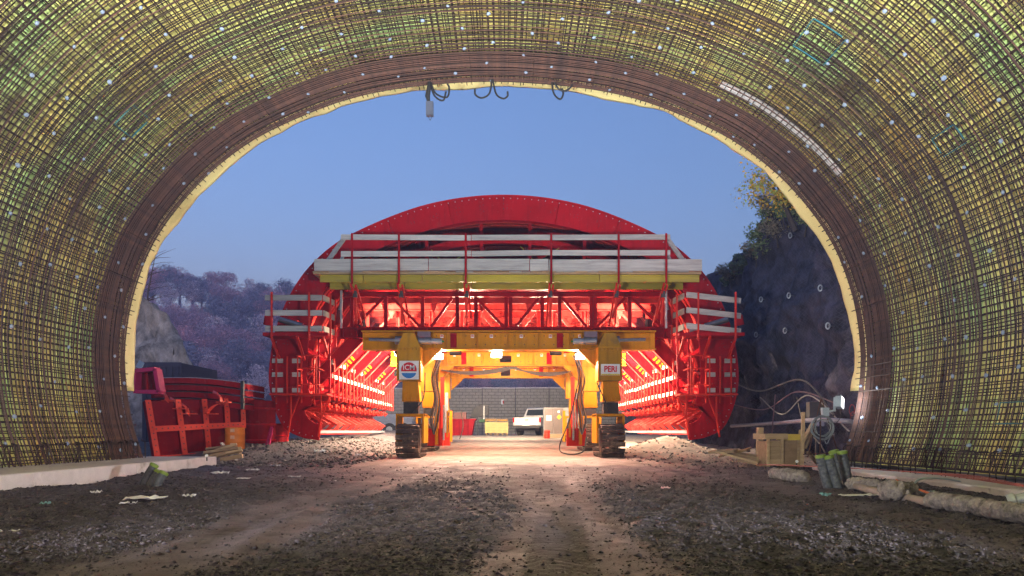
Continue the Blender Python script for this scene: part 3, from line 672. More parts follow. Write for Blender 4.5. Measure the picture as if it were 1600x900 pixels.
for a, b in ((-5.65, -4.35), (-4.33, -2.55), (-2.53, -1.3), (-1.28, 1.35), (1.37, 2.85), (2.87, 5.9)): MB().ibeam((a, YP + .12, 5.46), (b, YP + .12, 5.46), .08, .22, .045).build('timber_beam', BEAMY, fp)
for a, b in ((-5.55, -3.2), (-3.18, -1.1), (-1.08, 1.4), (1.42, 5.6)): MB().ibeam((a, Y0 - .42, 5.40), (b, Y0 - .42, 5.40), .08, .22, .045).build('timber_beam', BEAMY, fp)
x = -5.85
while x < 5.9:
    wd = random.uniform(.2, .5); MB().box(x, min(x + wd - .012, 5.94), YP + .03 - random.uniform(0, .05), Y0 - .15, 5.632, 5.655).build('deck_plank', WOOD if random.random() < .6 else BOARD, fp); x += wd
for px in (551, 624, 728, 861, 966, 1040):
    x = (px - VX) * YP / FPX
    o = MB().tube([(x, YP - .09, 5.25), (x, YP - .09, 6.78)], .032, 6).build('rail_post', RED, fp)
    MB().bar((x - .05, YP - .02, 5.28), (x - .05, Y0 + .25, 4.25), .05, .08).build('bracket_arm', ORED, o); MB().bar((x + .07, YP + .1, 5.25), (x + .07, Y0 + .25, 4.5), .05, .08).build('bracket_arm', ORED, o)
    MB().bar((x, YP + .3, 5.22), (x, YP + .55, 4.15), .06, .06).build('bracket_prop', ORED, o)
    MB().box(x - .06, x + .06, YP + .28, YP + .42, 4.93, 5.12).build('clamp', DARK, o)

# ---- yellow gantry: three portals on crawlers
RPATCH = RED
def portal(y, lit):
    o = MB().ibeam((-4.55, y, 3.68), (4.75, y, 3.68), .46, .60, .035).build('gantry_beam', YEL, car)
    yf = y - .13
    for a, b in ((-2.62, -1.9), (-1.86, -.92), (-.88, .06), (.10, 1.04), (1.08, 2.02), (2.06, 2.78)):
        MB().box(a, b, yf, yf + .02, 3.44, 3.92).build('beam_panel', YEL, o)
    for x in (-1.88, -.90, .08, 1.06, 2.04, -2.3, 2.4):
        MB().box(x - .012, x + .012, yf - .09, yf - .001, 3.425, 3.935).build('stiffener', YEL, o)
    mb = MB()
    for a in np.arange(-2.5, 2.8, .31):
        for z in (3.55, 3.82): mb.lathe([(.018, 0), (.018, .008)], (a, yf - .001, z), (0, -1, 0), 8)
    h_ = mb.build('bolt_holes', DARK, o); h_['kind'] = 'stuff'
    for x in (-1.75, 1.62): MB().box(x, x + .2, yf - .012, yf - .001, 3.45, 3.91).build('red_plate', RPATCH, o)
    for x in (-2.02, -1.05, -.45, .5, 1.42, 2.35):
        MB().box(x - .05, x + .05, yf - .006, yf - .001, 3.76, 3.86).build('sticker', WHITE, o); MB().box(x - .04, x + .04, yf - .009, yf - .0062, 3.80, 3.84).build('sticker_print', ORED, o)
    for sg in (-1, 1):   # knee gussets
        xi = -2.62 if sg < 0 else 2.86
        MB().prism([(xi, 3.37), (xi - sg * .55, 3.37), (xi, 2.85)], y - .2, y + .2).build('knee', YEL, o)
        MB().bar((xi - sg * .56, y, 3.365), (xi - sg * -.0, y, 2.83), .42, .025, (sg, 0, 1)).build('knee_flange', YEL, o)
    return o
def crawler(xc, y, zb=.02):
    c = MB().box(xc - .16, xc + .16, y - .75, y + .75, zb + .3, zb + .8).build('crawler', DARK, car)
    R, hl = .47, .72; per = 2 * math.pi * R + 4 * hl; n = 28
    for k in range(n):
        s = k * per / n
        if s < 2 * hl: p = (y - hl + s, zb + 2 * R); a = 0
        elif s < 2 * hl + math.pi * R: t = (s - 2 * hl) / R; p = (y + hl + R * math.sin(t), zb + R + R * math.cos(t)); a = -t
        elif s < 4 * hl + math.pi * R: p = (y + hl - (s - 2 * hl - math.pi * R), zb); a = math.pi
        else: t = (s - 4 * hl - math.pi * R) / R; p = (y - hl - R * math.sin(t), zb + R - R * math.cos(t)); a = math.pi - t
        M = Matrix.Rotation(a, 3, 'X'); mb = MB(); mb.obox((xc, p[0], p[1] + .02), (.68, .145, .035), M)
        nrm = M @ Vector((0, 0, 1)); mb.obox(Vector((xc, p[0], p[1] + .02)) + nrm * .03, (.66, .03, .035), M)
        mb.build('track_shoe', TRACK, c)
    for yy in (y - hl, y + hl): MB().lathe([(.38, -.14), (.42, -.14), (.42, .14), (.38, .14)], (xc, yy, zb + R + .02), (1, 0, 0), 18).build('wheel', TRACK, c)
    for sg in (-1, 1):
        MB().box(xc + sg * .40 - .03, xc + sg * .40 + .03, y - .55, y + .6, zb + .42, zb + 1.30).build('yoke_plate', YEL, c)
    MB().box(xc - .43, xc + .43, y - .5, y + .5, zb + 1.24, zb + 1.32).build('yoke_top', YEL, c)
    return c
def leg(xc, y, lower=True):
    o = MB().prism([(xc - .33, 2.36), (xc + .33, 2.36), (xc + .33, 3.45), (xc + .16, 3.83), (xc - .16, 3.83), (xc - .33, 3.45)], y - .3, y + .28).build('leg', DYEL, car)
    MB().box(xc - .37, xc - .335, y - .33, y + .3, 2.36, 3.40).build('leg_flange', YEL, o); MB().box(xc + .335, xc + .37, y - .33, y + .3, 2.36, 3.40).build('leg_flange', YEL, o)
    MB().box(xc - .37, xc + .37, y - .34, y - .302, 3.36, 3.40).build('collar', DYEL, o)
    for k in range(5): MB().box(xc - .24 + k * .12 - .02, xc - .24 + k * .12 + .02, y - .35, y - .303, 3.29, 3.358).build('collar_rib', DYEL, o)
    MB().prism([(xc - .22, 1.72), (xc + .34, 1.72), (xc + .28, 2.34), (xc - .2, 2.34)], y - .26, y + .24).build('lower_leg', YEL, o)
    for k in range(5): MB().box(xc - .18 + k * .115, xc - .15 + k * .115, y - .29, y - .262, 1.73, 1.86).build('collar_rib', YEL, o)
    MB().box(xc - .18, xc + .28, y - .2, y + .2, 1.34, 1.70).build('swivel_block', DARK, o)
    return o
yl = 21.25
for k, yy in enumerate((21.75, 27.1, 33.2)): portal(yy, k)
LX, RX = -2.97, 3.2
legL = leg(LX, yl); legR = leg(RX, yl)
crawler(LX + .05, yl + .1); crawler(RX, yl + .1)
for yy in (26.8, 32.6):
    for xc in (LX - .05, RX + .05):
        leg(xc, yy); crawler(xc, yy, .08 if yy < 30 else .2)
    if yy > 30: continue
    for xc, sg in ((-2.45, -1), (2.6, 1)):   # red service posts beside the inner legs
        r_ = MB().box(xc - .07, xc + .07, yy - .4, yy - .26, .3, 2.9).build('service_post', ORED, car); MB().box(xc + .1, xc + .22, yy - .36, yy - .24, .5, 2.3).build('conduit', GALV, r_)
        MB().box(xc - .2, xc + .3, yy - .5, yy - .2, .25, .75).build('pump_box', ORED, r_); MB().box(xc + sg * -.34 - .05, xc + sg * -.34 + .05, yy - .4, yy - .3, .4, 1.6).build('guard', YEL, r_)
for xc, sg in ((-2.35, -1), (2.55, 1)):
    g = MB().box(xc - .05, xc + .05, 23.2, 23.3, .35, 3.2).build('service_post', YEL, car)
    for k in range(3): MB().box(xc - sg * .12 * (k + 1) - .03, xc - sg * .12 * (k + 1) + .03, 23.25, 23.33, .4 + .1 * k, 1.9 - .2 * k).build('hydraulic_unit', (ORED, GALV, YEL)[k], g)
    MB().box(xc - .45, xc + .2, 23.35, 23.6, .3, .9).build('pump_box', ORED, g)
# jack cylinders across the leg heads
for a, b, y in ((-4.25, -1.98, yl - .05), (4.35, 2.1, yl - .05)):
    p, q = Vector((a, y + .05, 3.66)), Vector((b, y + .05, 3.60)); o = MB().tube([p, p.lerp(q, .38)], .05, 10).build('jack', STEEL, car)
    MB().tube([p.lerp(q, .36), p.lerp(q, .52)], .13, 12).build('sleeve', STEEL, o); MB().tube([p.lerp(q, .68), p.lerp(q, .86)], .12, 12).build('barrel', STEEL, o)
    MB().tube([p.lerp(q, .86), q], .09, 10).build('end_cap', GALV, o); MB().tube([q, q + (q - p).normalized() * .06], .03, 8).build('valve', mat('green_valve', (.02, .25, .06)), o)
    MB().box(min(p.lerp(q, .66).x, p.lerp(q, .84).x), max(p.lerp(q, .66).x, p.lerp(q, .84).x), y + .1, y + .25, 3.6, 3.92).build('bracket', mat('mauve_grey', (.22, .14, .18), rough=.5), o)
# the two sign panels
BLUE = mat('sign_blue', (.02, .19, .55), (.02, .17, .5), .4); SRED = mat('sign_red', (.60, .015, .03), (.55, .012, .03), .4)
ys_ = yl - .335
s1 = MB().box(LX - .29, LX + .31, ys_ - .02, ys_, 2.39, 2.96).build('sign_panel', WHITE, legL)
yy = ys_ - .0245; cx_, cz_, rx_, rz_ = LX + .01, 2.68, .24, .235
def half_disc(t0, t1, name, m, zoff):
    n = 18; mb = MB(); pts = [(cx_ + rx_ * math.cos(t0 + (t1 - t0) * k / n), cz_ + zoff + rz_ * math.sin(t0 + (t1 - t0) * k / n)) for k in range(n + 1)]
    mb.prism(pts, yy, yy + .004); mb.build(name, m, s1)
r_ = .19
half_disc(-r_, math.pi + r_, 'logo_dome', SRED, 0); half_disc(math.pi + .32, 2 * math.pi - .32, 'logo_bowl', BLUE, -.02)
text_obj('ICM', 'lettering', WHITE, s1, (cx_, yy - .006, cz_ + .07), .215, .002)
s2 = MB().box(RX - .28, RX + .30, ys_ - .02, ys_, 2.52, 2.86).build('sign_panel', WHITE, legR)
MB().box(RX - .27, RX + .29, ys_ - .0245, ys_ - .0205, 2.525, 2.56).build('sign_edge', mat('sign_yellow', (.7, .6, .05)), s2)
text_obj('PERI', 'lettering', SRED, s2, (RX + .01, ys_ - .026, 2.70), .25, .008, .004, .86)
# power leads looping over the portals and legs
def sag(p, q, drop, n=14):
    p = Vector(p); q = Vector(q); return [p.lerp(q, k / n) - Vector((0, 0, drop * 4 * (k / n) * (1 - k / n))) for k in range(n + 1)]
for k in range(5):
    MB().tube(sag((-2.5, 26.7 - .04 * k, 3.2), (0 + .1 * k, 26.75, 3.32), .12 + .03 * k), .022, 5).build('cable', HOSE, car); MB().tube(sag((0 + .1 * k, 26.75, 3.32), (2.55, 26.7 - .04 * k, 3.15), .12 + .035 * k), .022, 5).build('cable', HOSE, car)
for xc, sg in ((-2.4, -1), (2.55, 1)):
    for k in range(7):
        j = random.uniform(-.12, .12); MB().tube(catmull([(xc - sg * (.1 + .04 * k), 22.9 - .06 * k, 3.3), (xc + j, 22.8, 2.6), (xc - sg * .1 + j, 22.75, 1.9), (xc + j * 1.5, 22.7, 1.2), (xc + .1 * j, 22.8, .7)], 5), .02, 5).build('cable', HOSE if k % 3 else mat('cable_grey', (.3, .28, .27)), car)
MB().tube(catmull([(RX - .4, yl - .3, 2.3), (RX - .15, yl - .4, 1.7), (RX - .02, yl - .35, 1.36)], 6), .018, 5).build('cable', RUBBER, car)
MB().tube(catmull([(LX + .5, yl - .3, 2.6), (LX + .45, yl - .4, 1.8), (LX + .1, yl - .4, 1.36)], 6), .018, 5).build('cable', RUBBER, car)
MB().tube(catmull([(2.35, 22.6, 2.2), (2.1, 22.4, 1.2), (1.75, 22.2, .3), (1.95, 21.9, .08), (2.45, 21.7, .15), (2.6, 22, .6)], 6), .022, 6).build('cable', RUBBER, car)
MB().tube(catmull([(-1.7, 26, 1.6), (-1.62, 26, 1.0), (-1.75, 26, .5)], 5), .018, 5).build('cable', HOSE, car)
for p in ((-1.7, 22.9, 6.0), (1.3, 22.9, 6.1)):
    MB().tube(catmull([(p[0] - .8, p[1], p[2] + .9), (p[0] - .3, p[1], p[2] + .4), (p[0], p[1], p[2] + .55), (p[0] + .5, p[1], p[2] + .85)], 6), .015, 5).build('cable', mat('cable_yellow', (.5, .35, .05)), car)
    MB().lathe([(.03, 0), (.09, .03), (.09, .2), (.04, .25)], (p[0], p[1] - .1, p[2] + .25), (0, 0, 1), 8).build('hoist', DARK, car)
# ---- work lamps fixed in the carriage
LENS = mat('lamp_lens', (1, .95, .85), rough=.3, emit=(1, .86, .62), estr=6)
LP = .66
def work_lamp(p, aim, power, size=.34, col=(1, .80, .55), parent=car, spread=150):
    p = Vector(p); d = (Vector(aim) - p).normalized(); q = d.to_track_quat('-Z', 'Y'); M = q.to_matrix()
    o = MB().obox(p - d * .07, (size + .06, size * .7 + .06, .1), M).build('work_lamp', DARK, parent)
    MB().obox(p - d * .016, (size, size * .7, .006), M).build('lens', LENS, o)
    ld = bpy.data.lights.new('lamp_light', 'AREA'); ld.shape = 'RECTANGLE'; ld.size = size; ld.size_y = size * .7; ld.energy = power * LP; ld.color = col; ld.spread = math.radians(spread)
    lo = bpy.data.objects.new('lamp_light', ld); COL.objects.link(lo); lo.parent = o; b = Vector(BASE[o.name]); lo.location = p - b; lo.rotation_euler = q.to_euler()
    return o
for sg in (-1, 1):
    for yy, pw in ((23.4, 95), (26.4, 85), (29.6, 95), (32.4, 80)): work_lamp((sg * 3.75, yy, 3.42), (sg * 6.6, yy + .2, 2.0), pw)
    work_lamp((sg * 4.85, 23.4, 4.5), (sg * .5, 26.5, 4.9), 75); work_lamp((sg * 3.1, 28.5, 4.45), (sg * 1, 31.5, 5.3), 75); work_lamp((sg * 1.3, 25.6, 4.4), (sg * 2.0, 23.0, 5.1), 30)
    work_lamp((sg * 1.7, 23.6, 3.55), (sg * 1.0, 26.5, 2.2), 13); work_lamp((sg * 3.95, 25.0, 2.95), (sg * 4.2, 27.0, 3.7), 8, .2)
    work_lamp((sg * 2.28 + .12, 22.15, 3.22), (sg * .6, 16.5, 0), 52, .26, (1, .60, .44))
work_lamp((0, 24.2, 3.3), (0, 26.5, 0), 34); work_lamp((0, 29.6, 3.3), (0, 34, 0), 40); work_lamp((-.3, 22.5, 3.3), (-.2, 20.4, 0), 22); work_lamp((-.6, 33.7, 3.75), (-1, 56, 4), 120, .5); work_lamp((.8, 33.7, 3.75), (2, 56, 4), 120, .5)
# ------------------------------------------------------------------ cliffs, hill
def rock_mat(name, a, b, veg=None, net=True):
    m = mat(name, a, b, .9, scale=2.2, spots=veg, spot_at=.55, bump=1., bscale=7, stretch=(1, 1, .7))
    nt = m.node_tree; N = nt.nodes; L = nt.links; P = N['Principled BSDF']
    if net:   # wire netting over the rock: fine crossed lines in the relief and colour
        tc = N.new('ShaderNodeTexCoord'); outs = []
        for rx in (.8, -.8):
            mp = N.new('ShaderNodeMapping'); mp.inputs['Rotation'].default_value = (rx, 0, 0); L.new(tc.outputs['Object'], mp.inputs[0])
            wv = N.new('ShaderNodeTexWave'); wv.bands_direction = 'Z'; wv.inputs['Scale'].default_value = 4.0; wv.inputs['Distortion'].default_value = .6; wv.inputs['Detail'].default_value = 1; L.new(mp.outputs[0], wv.inputs[0]); outs.append(wv.outputs[1])
        mxm = N.new('ShaderNodeMath'); mxm.operation = 'MAXIMUM'; L.new(outs[0], mxm.inputs[0]); L.new(outs[1], mxm.inputs[1])
        r = N.new('ShaderNodeMapRange'); r.inputs[1].default_value = .9; r.inputs[2].default_value = .99; r.inputs[4].default_value = .22; L.new(mxm.outputs[0], r.inputs[0])
        src = P.inputs['Base Color'].links[0].from_socket
        mx = N.new('ShaderNodeMix'); mx.data_type = 'RGBA'; L.new(r.outputs[0], mx.inputs[0]); L.new(src, mx.inputs[6]); mx.inputs[7].default_value = (.16, .16, .19, 1); L.new(mx.outputs[2], P.inputs['Base Color'])
    return m
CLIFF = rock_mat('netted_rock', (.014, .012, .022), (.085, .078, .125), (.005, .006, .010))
ny, nz = 320, 170
yy = np.linspace(14.2, 70, ny); tz = np.linspace(0, 1, nz); Yg, T = np.meshgrid(yy, tz, indexing='ij')
top = 8.7 + .35 * fbm(Yg * .35, T * 0, 61, 3) - .05 * np.clip(Yg - 27, 0, 60) * .6 + .3 * np.exp(-((Yg - 24) / 2.) ** 2)
Zg = np.where(T < .8, -.6 + (top + .6) * T / .8, top + (T - .8) / .2 * 3.5)
n1 = fbm(Yg * .5, Zg * .45, 62, 5) + .5 * np.abs(fbm(Yg * 1.3, Zg * 1.1, 63, 3))
Xg = 8.9 + .10 * Zg + .75 * n1 + .30 * fbm(Yg * 2.6, Zg * 1.0, 65, 4) + .12 * fbm(Yg * 4, Zg * 4, 64, 3) + np.where(T > .8, (T - .8) / .2 * 14, 0) + .04 * np.clip(Yg - 25, 0, 60)
Xg = np.where(Yg < 16, Xg + (16 - Yg) * .2, Xg)
Vv = np.stack([Xg.ravel(), Yg.ravel(), Zg.ravel()], 1); i, j = np.meshgrid(np.arange(ny - 1), np.arange(nz - 1), indexing='ij')
Ff = np.stack([i * nz + j, i * nz + j + 1, (i + 1) * nz + j + 1, (i + 1) * nz + j], -1).reshape(-1, 4)
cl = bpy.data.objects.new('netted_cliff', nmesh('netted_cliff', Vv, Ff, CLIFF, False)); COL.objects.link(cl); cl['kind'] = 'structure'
def cliff_at(y, z):
    k = int(np.argmin(np.abs(yy - y))); q = int(np.argmin(np.abs(Zg[k, :int(nz * .8)] - z))); return Vector((Xg[k, q], y, Zg[k, q]))
def on_cliff(px, py):
    "walk the sight line until it meets the rock face"
    for Y in np.arange(15, 60, .1):
        p = at(px, py, Y); c = cliff_at(Y, p.z)
        if p.x > c.x - .05: return c
    return None
for n_, (px, py) in enumerate(((1240, 370), (1193, 469), (1240, 463), (1295, 451), (1186, 523), (1239, 516), (1300, 511))):
    c = on_cliff(px, py)
    if not c: continue
    mb = MB(); pts = [(c.x - .16 + .04 * math.cos(t), c.y - .08 - .03 * math.cos(t), c.z + .085 * math.sin(t)) for t in np.linspace(0, 2 * math.pi, 15)]
    o = thing('rock_bolt', ['pale rock bolt ring high on the netted cliff below the shrubs', 'rock bolt ring in upper row of the cliff beside the red machine', 'rock bolt ring in middle of the upper row on the cliff', 'rock bolt ring in upper row nearest the yellow membrane edge', 'rock bolt ring in lower row of the cliff beside the red machine', 'rock bolt ring in middle of the lower row on the cliff', 'rock bolt ring in lower row nearest the yellow membrane edge'][n_], 'rock bolt', tuple(c), 'rock bolts on the netted cliff')
    mb.tube(pts, .024, 6).build('ring_plate', GALV, o); MB().tube([c + Vector((.1, 0, 0)), c + Vector((-.16, -.12, 0))], .02, 6).build('bolt', STEEL, o)
# left rock spur
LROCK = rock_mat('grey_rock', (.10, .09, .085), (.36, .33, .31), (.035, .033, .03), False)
n1_, n2_ = 220, 140
u, v = np.meshgrid(np.linspace(0, 1, n1_), np.linspace(0, 1, n2_), indexing='ij')
Xs = (-30 + 17.1 * u) ; ht = np.interp(Xs - .9, [-30, -17, -16.2, -15.2, -14.6, -14.2, -13.8], [8.2, 7.2, 6.6, 5.2, 4.0, 2.9, -.3])
Ysp = 29.5 + 16 * v; Xs = Xs * (Ysp / 30) ** 1.15; zz = ht * np.minimum(1, v * 9) + .0; Xs = Xs + .5 * fbm(Ysp * .6, zz * .7, 71, 4) + .22 * fbm(Xs * 2.2 + zz, zz * 2.6, 74, 4); Ysp = Ysp + .9 * fbm(Xs * .6, zz * .7, 72, 5) + .5 * np.abs(fbm(Xs * 1.9 + zz * .8, zz * 1.6 - Xs * .7, 75, 4))
Vv = np.stack([Xs.ravel(), Ysp.ravel(), (zz + .35 * fbm(Xs * .8, Ysp * .8, 73, 4) - .2).ravel()], 1); i, j = np.meshgrid(np.arange(n1_ - 1), np.arange(n2_ - 1), indexing='ij')
Ff = np.stack([i * n2_ + j, (i + 1) * n2_ + j, (i + 1) * n2_ + j + 1, i * n2_ + j + 1], -1).reshape(-1, 4)
ro = bpy.data.objects.new('rock_outcrop', nmesh('rock_outcrop', Vv, Ff, LROCK, False)); COL.objects.link(ro); ro['kind'] = 'structure'
# wooded hill behind
HS = 3.2   # how far off and how large the wooded hill is
def hillz(x, y):
    x = x / HS; y = y / HS
    return HS * hill0(x, y)
def hill0(x, y):
    return np.maximum(0, (y - 92) * .50 * (.88 + .12 * sstep(-44, -72, x))) * (.5 + .5 * sstep(10, -42, x)) * (1 - .35 * sstep(-75, -160, x)) * sstep(92, 100, y) + 1.5 * fbm(x * .03, y * .03, 81, 4) * sstep(92, 110, y) + .4
hx, hy = np.meshgrid(np.linspace(-260 * HS, 260 * HS, 90), np.linspace(86 * HS, 250 * HS, 50), indexing='ij'); hz = hillz(hx, np.minimum(hy, 141 * HS)) - .25 * np.maximum(hy - 141 * HS, 0) - .8 * HS * np.exp(-((hy - 86 * HS) / 4. / HS) ** 2)
Vv = np.stack([hx.ravel(), hy.ravel(), hz.ravel()], 1); i, j = np.meshgrid(np.arange(89), np.arange(49), indexing='ij')
Ff = np.stack([i * 50 + j, (i + 1) * 50 + j, (i + 1) * 50 + j + 1, i * 50 + j + 1], -1).reshape(-1, 4)
ho = bpy.data.objects.new('hill', nmesh('hill', Vv, Ff, mat('hill_soil', (.09, .06, .055), (.06, .06, .045), .95, scale=.3), True)); COL.objects.link(ho); ho['kind'] = 'structure'

# ------------------------------------------------------------------ trees
def leaf_mat(name, a, b):
    m = mat(name, a, b, .75, island=True)
    m.node_tree.nodes['Principled BSDF'].inputs['Subsurface Weight'].default_value = 0
    return m
BARK = mat('bark', (.10, .075, .06), (.06, .045, .04), .9, scale=4, bump=.4)
LEAVES = [leaf_mat('leaf_brown', (.24, .15, .19), (.48, .30, .36)), leaf_mat('leaf_green', (.10, .11, .17), (.25, .25, .30)), leaf_mat('leaf_russet', (.42, .21, .26), (.62, .36, .40)), leaf_mat('leaf_pale', (.38, .33, .40), (.58, .50, .55))]
def crown_mesh(seed, R, H, z0, n, leaf, m, clumps=26, open_=.0):
    r = np.random.default_rng(seed); C = r.normal(size=(clumps, 3)); C /= np.linalg.norm(C, axis=1)[:, None]
    C *= (r.random(clumps) ** .4)[:, None]; C = C * np.array([R * .78, R * .78, H * .40]) + np.array([0, 0, z0 + H * .52])
    cr = R * (.22 + .22 * r.random(clumps)); k = r.integers(0, clumps, n)
    d = r.normal(size=(n, 3)); d /= np.linalg.norm(d, axis=1)[:, None]; P = C[k] + d * (cr[k] * (.55 + .5 * r.random(n) ** .5))[:, None]
    a = r.normal(size=(n, 3)); a /= np.linalg.norm(a, axis=1)[:, None]; b = np.cross(a, d); b /= np.linalg.norm(b, axis=1)[:, None] + 1e-9
    s = leaf * (.6 + .8 * r.random(n))[:, None]
    V = np.stack([P - a * s, P + b * s * .6, P + a * s, P - b * s * .6], 1).reshape(-1, 3); F = np.arange(4 * n).reshape(n, 4)
    return nmesh('crown', V, F, m), C
def limbs(C, H0, r0, trunk_h, seed):
    r = random.Random(seed); mb = MB(); mb.tube([(0, 0, -.6), (r.uniform(-.1, .1), .05, trunk_h * .5), (r.uniform(-.2, .2), 0, trunk_h)], [r0 * 1.2, r0, r0 * .75], 8)
    mb2 = MB()
    for c in C[:18]:
        b = Vector((0, 0, trunk_h * r.uniform(.6, 1))); c = Vector(c); mid = b.lerp(c, .5) + Vector((0, 0, .1 * H0 * .3)); mb2.tube([b, mid, c], [r0 * .4, r0 * .22, r0 * .05], 5)
    mb.add(mb2.v, mb2.f); return mb.mesh('trunk', BARK)
PROT = []
for s_ in range(6):
    R, H = ((4.2, 9), (3.4, 9.5), (4.8, 8.5), (3.0, 8), (4.0, 10), (3.6, 7.5))[s_]
    me, C = crown_mesh(100 + s_, R, H, 3.2, 5200 if s_ not in (1, 3) else 3200, .15, LEAVES[s_ % 4], 34 if s_ % 2 else 26)
    PROT.append((me, limbs(C, H, .28, 4.2, s_)))
def tree(proto, loc, sc, rz, label, name='hillside_tree', group='autumn trees on the far hillside', lm=None):
    t = thing(name, label, 'tree', loc, group); t.rotation_euler = (0, 0, rz); t.scale = (sc[0], sc[0], sc[1])
    for me, nm in zip(PROT[proto], ('crown', 'trunk')):
        if nm == 'crown' and lm is not None: me = me.copy(); me.materials.clear(); me.materials.append(lm)
        o = bpy.data.objects.new(nm, me); COL.objects.link(o); o.parent = t
    return t
rt = random.Random(11); nt_ = 0
cols_ = ['brown', 'dark green', 'russet', 'pale']
spots_ = []
for row, (Y, py0) in enumerate(((200, 600), (216, 565), (234, 535), (256, 505), (280, 478), (288, 470))):
    for c in range(10):
        px = 214 + c * 27 + rt.uniform(-9, 9) + (12 if row % 2 else 0); spots_.append((row, px, (Y + rt.uniform(-6, 6)) * HS / 2))
ORD = ['first', 'second', 'third', 'fourth', 'fifth', 'sixth', 'seventh', 'eighth', 'ninth', 'tenth']; ROWS = ['lowest', 'second', 'middle', 'fourth', 'topmost', 'ridge']
for k_, (row, px, Y) in enumerate(spots_):
    x = (px - VX) * Y / FPX; z = float(hillz(np.array(x), np.array(Y))) - .4; p = rt.randrange(6); s = rt.uniform(.62, .95)
    tree(p, (x, Y, z), (s * 1.22 * HS, s * (.88 if row >= 4 else .95) * HS), rt.uniform(0, 6), f'{cols_[p % 4]} tree, {ORD[k_ % 10]} from the left in the {ROWS[row]} row of the hillside wood')
for c in range(9):
    Y = (100 + rt.uniform(0, 6)) * HS; x = (-12 + c * 2.9) * HS; z = float(hillz(np.array(x), np.array(Y))) - .4; p = rt.randrange(6); s = rt.uniform(.6, .8)
    tree(p, (x, Y, z), (s * HS, s * .8 * HS), rt.uniform(0, 6), 'dark tree on the slope beyond the block wall, seen under the gantry', 'slope_tree', 'trees beyond the block wall')
# autumn tree on the cliff top, and shrubs along its edge
AUT = leaf_mat('leaf_autumn', (.78, .42, .05), (.36, .42, .07)); SHR = leaf_mat('leaf_shrub', (.11, .18, .08), (.28, .32, .13)); DRY = leaf_mat('leaf_dry', (.2, .17, .12), (.34, .28, .19))
me, C = crown_mesh(300, 1.5, 2.6, .2, 2200, .06, AUT, 30)
t = thing('autumn_tree', 'small tree with yellow orange autumn leaves leaning over the cliff top', 'tree', (9.4, 22.6, 7.9)); t.rotation_euler = (0, -.4, 0); t.scale = (.85, .85, .85)
for mm, nm in ((me, 'crown'), (limbs(C, 2.6, .09, 1.0, 5), 'trunk')): o = bpy.data.objects.new(nm, mm); COL.objects.link(o); o.parent = t
shr = [crown_mesh(310 + k, .9, 1.3, 0, 900, .06, (SHR, DRY, SHR)[k], 12) for k in range(3)]; stm = [limbs(c_[1], .8, .03, .4, k) for k, c_ in enumerate(shr)]
for k, (px, py, Y) in enumerate(((1120, 432, 30.5), (1135, 420, 29.5), (1150, 410, 28.6), (1166, 398, 27.6), (1180, 385, 26.6), (1192, 362, 25.6), (1197, 335, 25), (1206, 312, 24.4), (1222, 322, 23.6), (1240, 330, 22.6), (1215, 350, 24.2), (1200, 385, 25.6))):
    c = at(px, py, Y); c.x = max(c.x, cliff_at(Y, min(c.z, 8.4)).x - .1)
    t = thing('shrub', ['low shrub on the cliff edge right behind the red machine', 'second shrub along the sloping cliff edge', 'green shrub halfway up the sloping cliff edge', 'green shrub on the cliff edge above the rock bolts', 'shrub near the top of the sloping cliff edge', 'dry shrub on the cliff corner', 'shrub just below the autumn tree on the left', 'shrub rooted under the autumn tree', 'shrub behind the autumn tree by the membrane', 'green climber on the cliff by the membrane edge', 'dry brush on the cliff face under the autumn tree', 'brush hanging on the cliff below the dry shrub'][k], 'shrub', tuple(c - Vector((0, 0, .5))), 'shrubs along the cliff edge')
    q = k % 3; s = rt.uniform(.5, .85)
    for mm, nm in ((shr[q][0], 'foliage'), (stm[q], 'stem')): o = bpy.data.objects.new(nm, mm); COL.objects.link(o); o.parent = t; o.scale = (s, s * 1.2, s * .8); o.rotation_euler = (0, 0, rt.uniform(0, 6))
# bare sapling by the left membrane edge
t = thing('bare_sapling', 'thin bare twigs showing beside the membrane edge above the left wood', 'sapling', (-26.5, 50, 6.5)); mb = MB(); rb = random.Random(4)
mb.tube([(-26.5, 50, 6.5), (-26.2, 50, 11), (-25.6, 50, 14)], [.09, .06, .02], 5)
for k in range(22):
    b = Vector((-26.3 + rb.uniform(-.1, .3), 50, 10 + rb.uniform(0, 3.6))); d = Vector((rb.uniform(.3, 1.9), rb.uniform(-.6, .6), rb.uniform(.1, 1.1))); mb.tube([b, b + d * .5 + Vector((0, 0, .1)), b + d], [.025, .018, .008], 4)
mb.build('trunk', BARK, t)

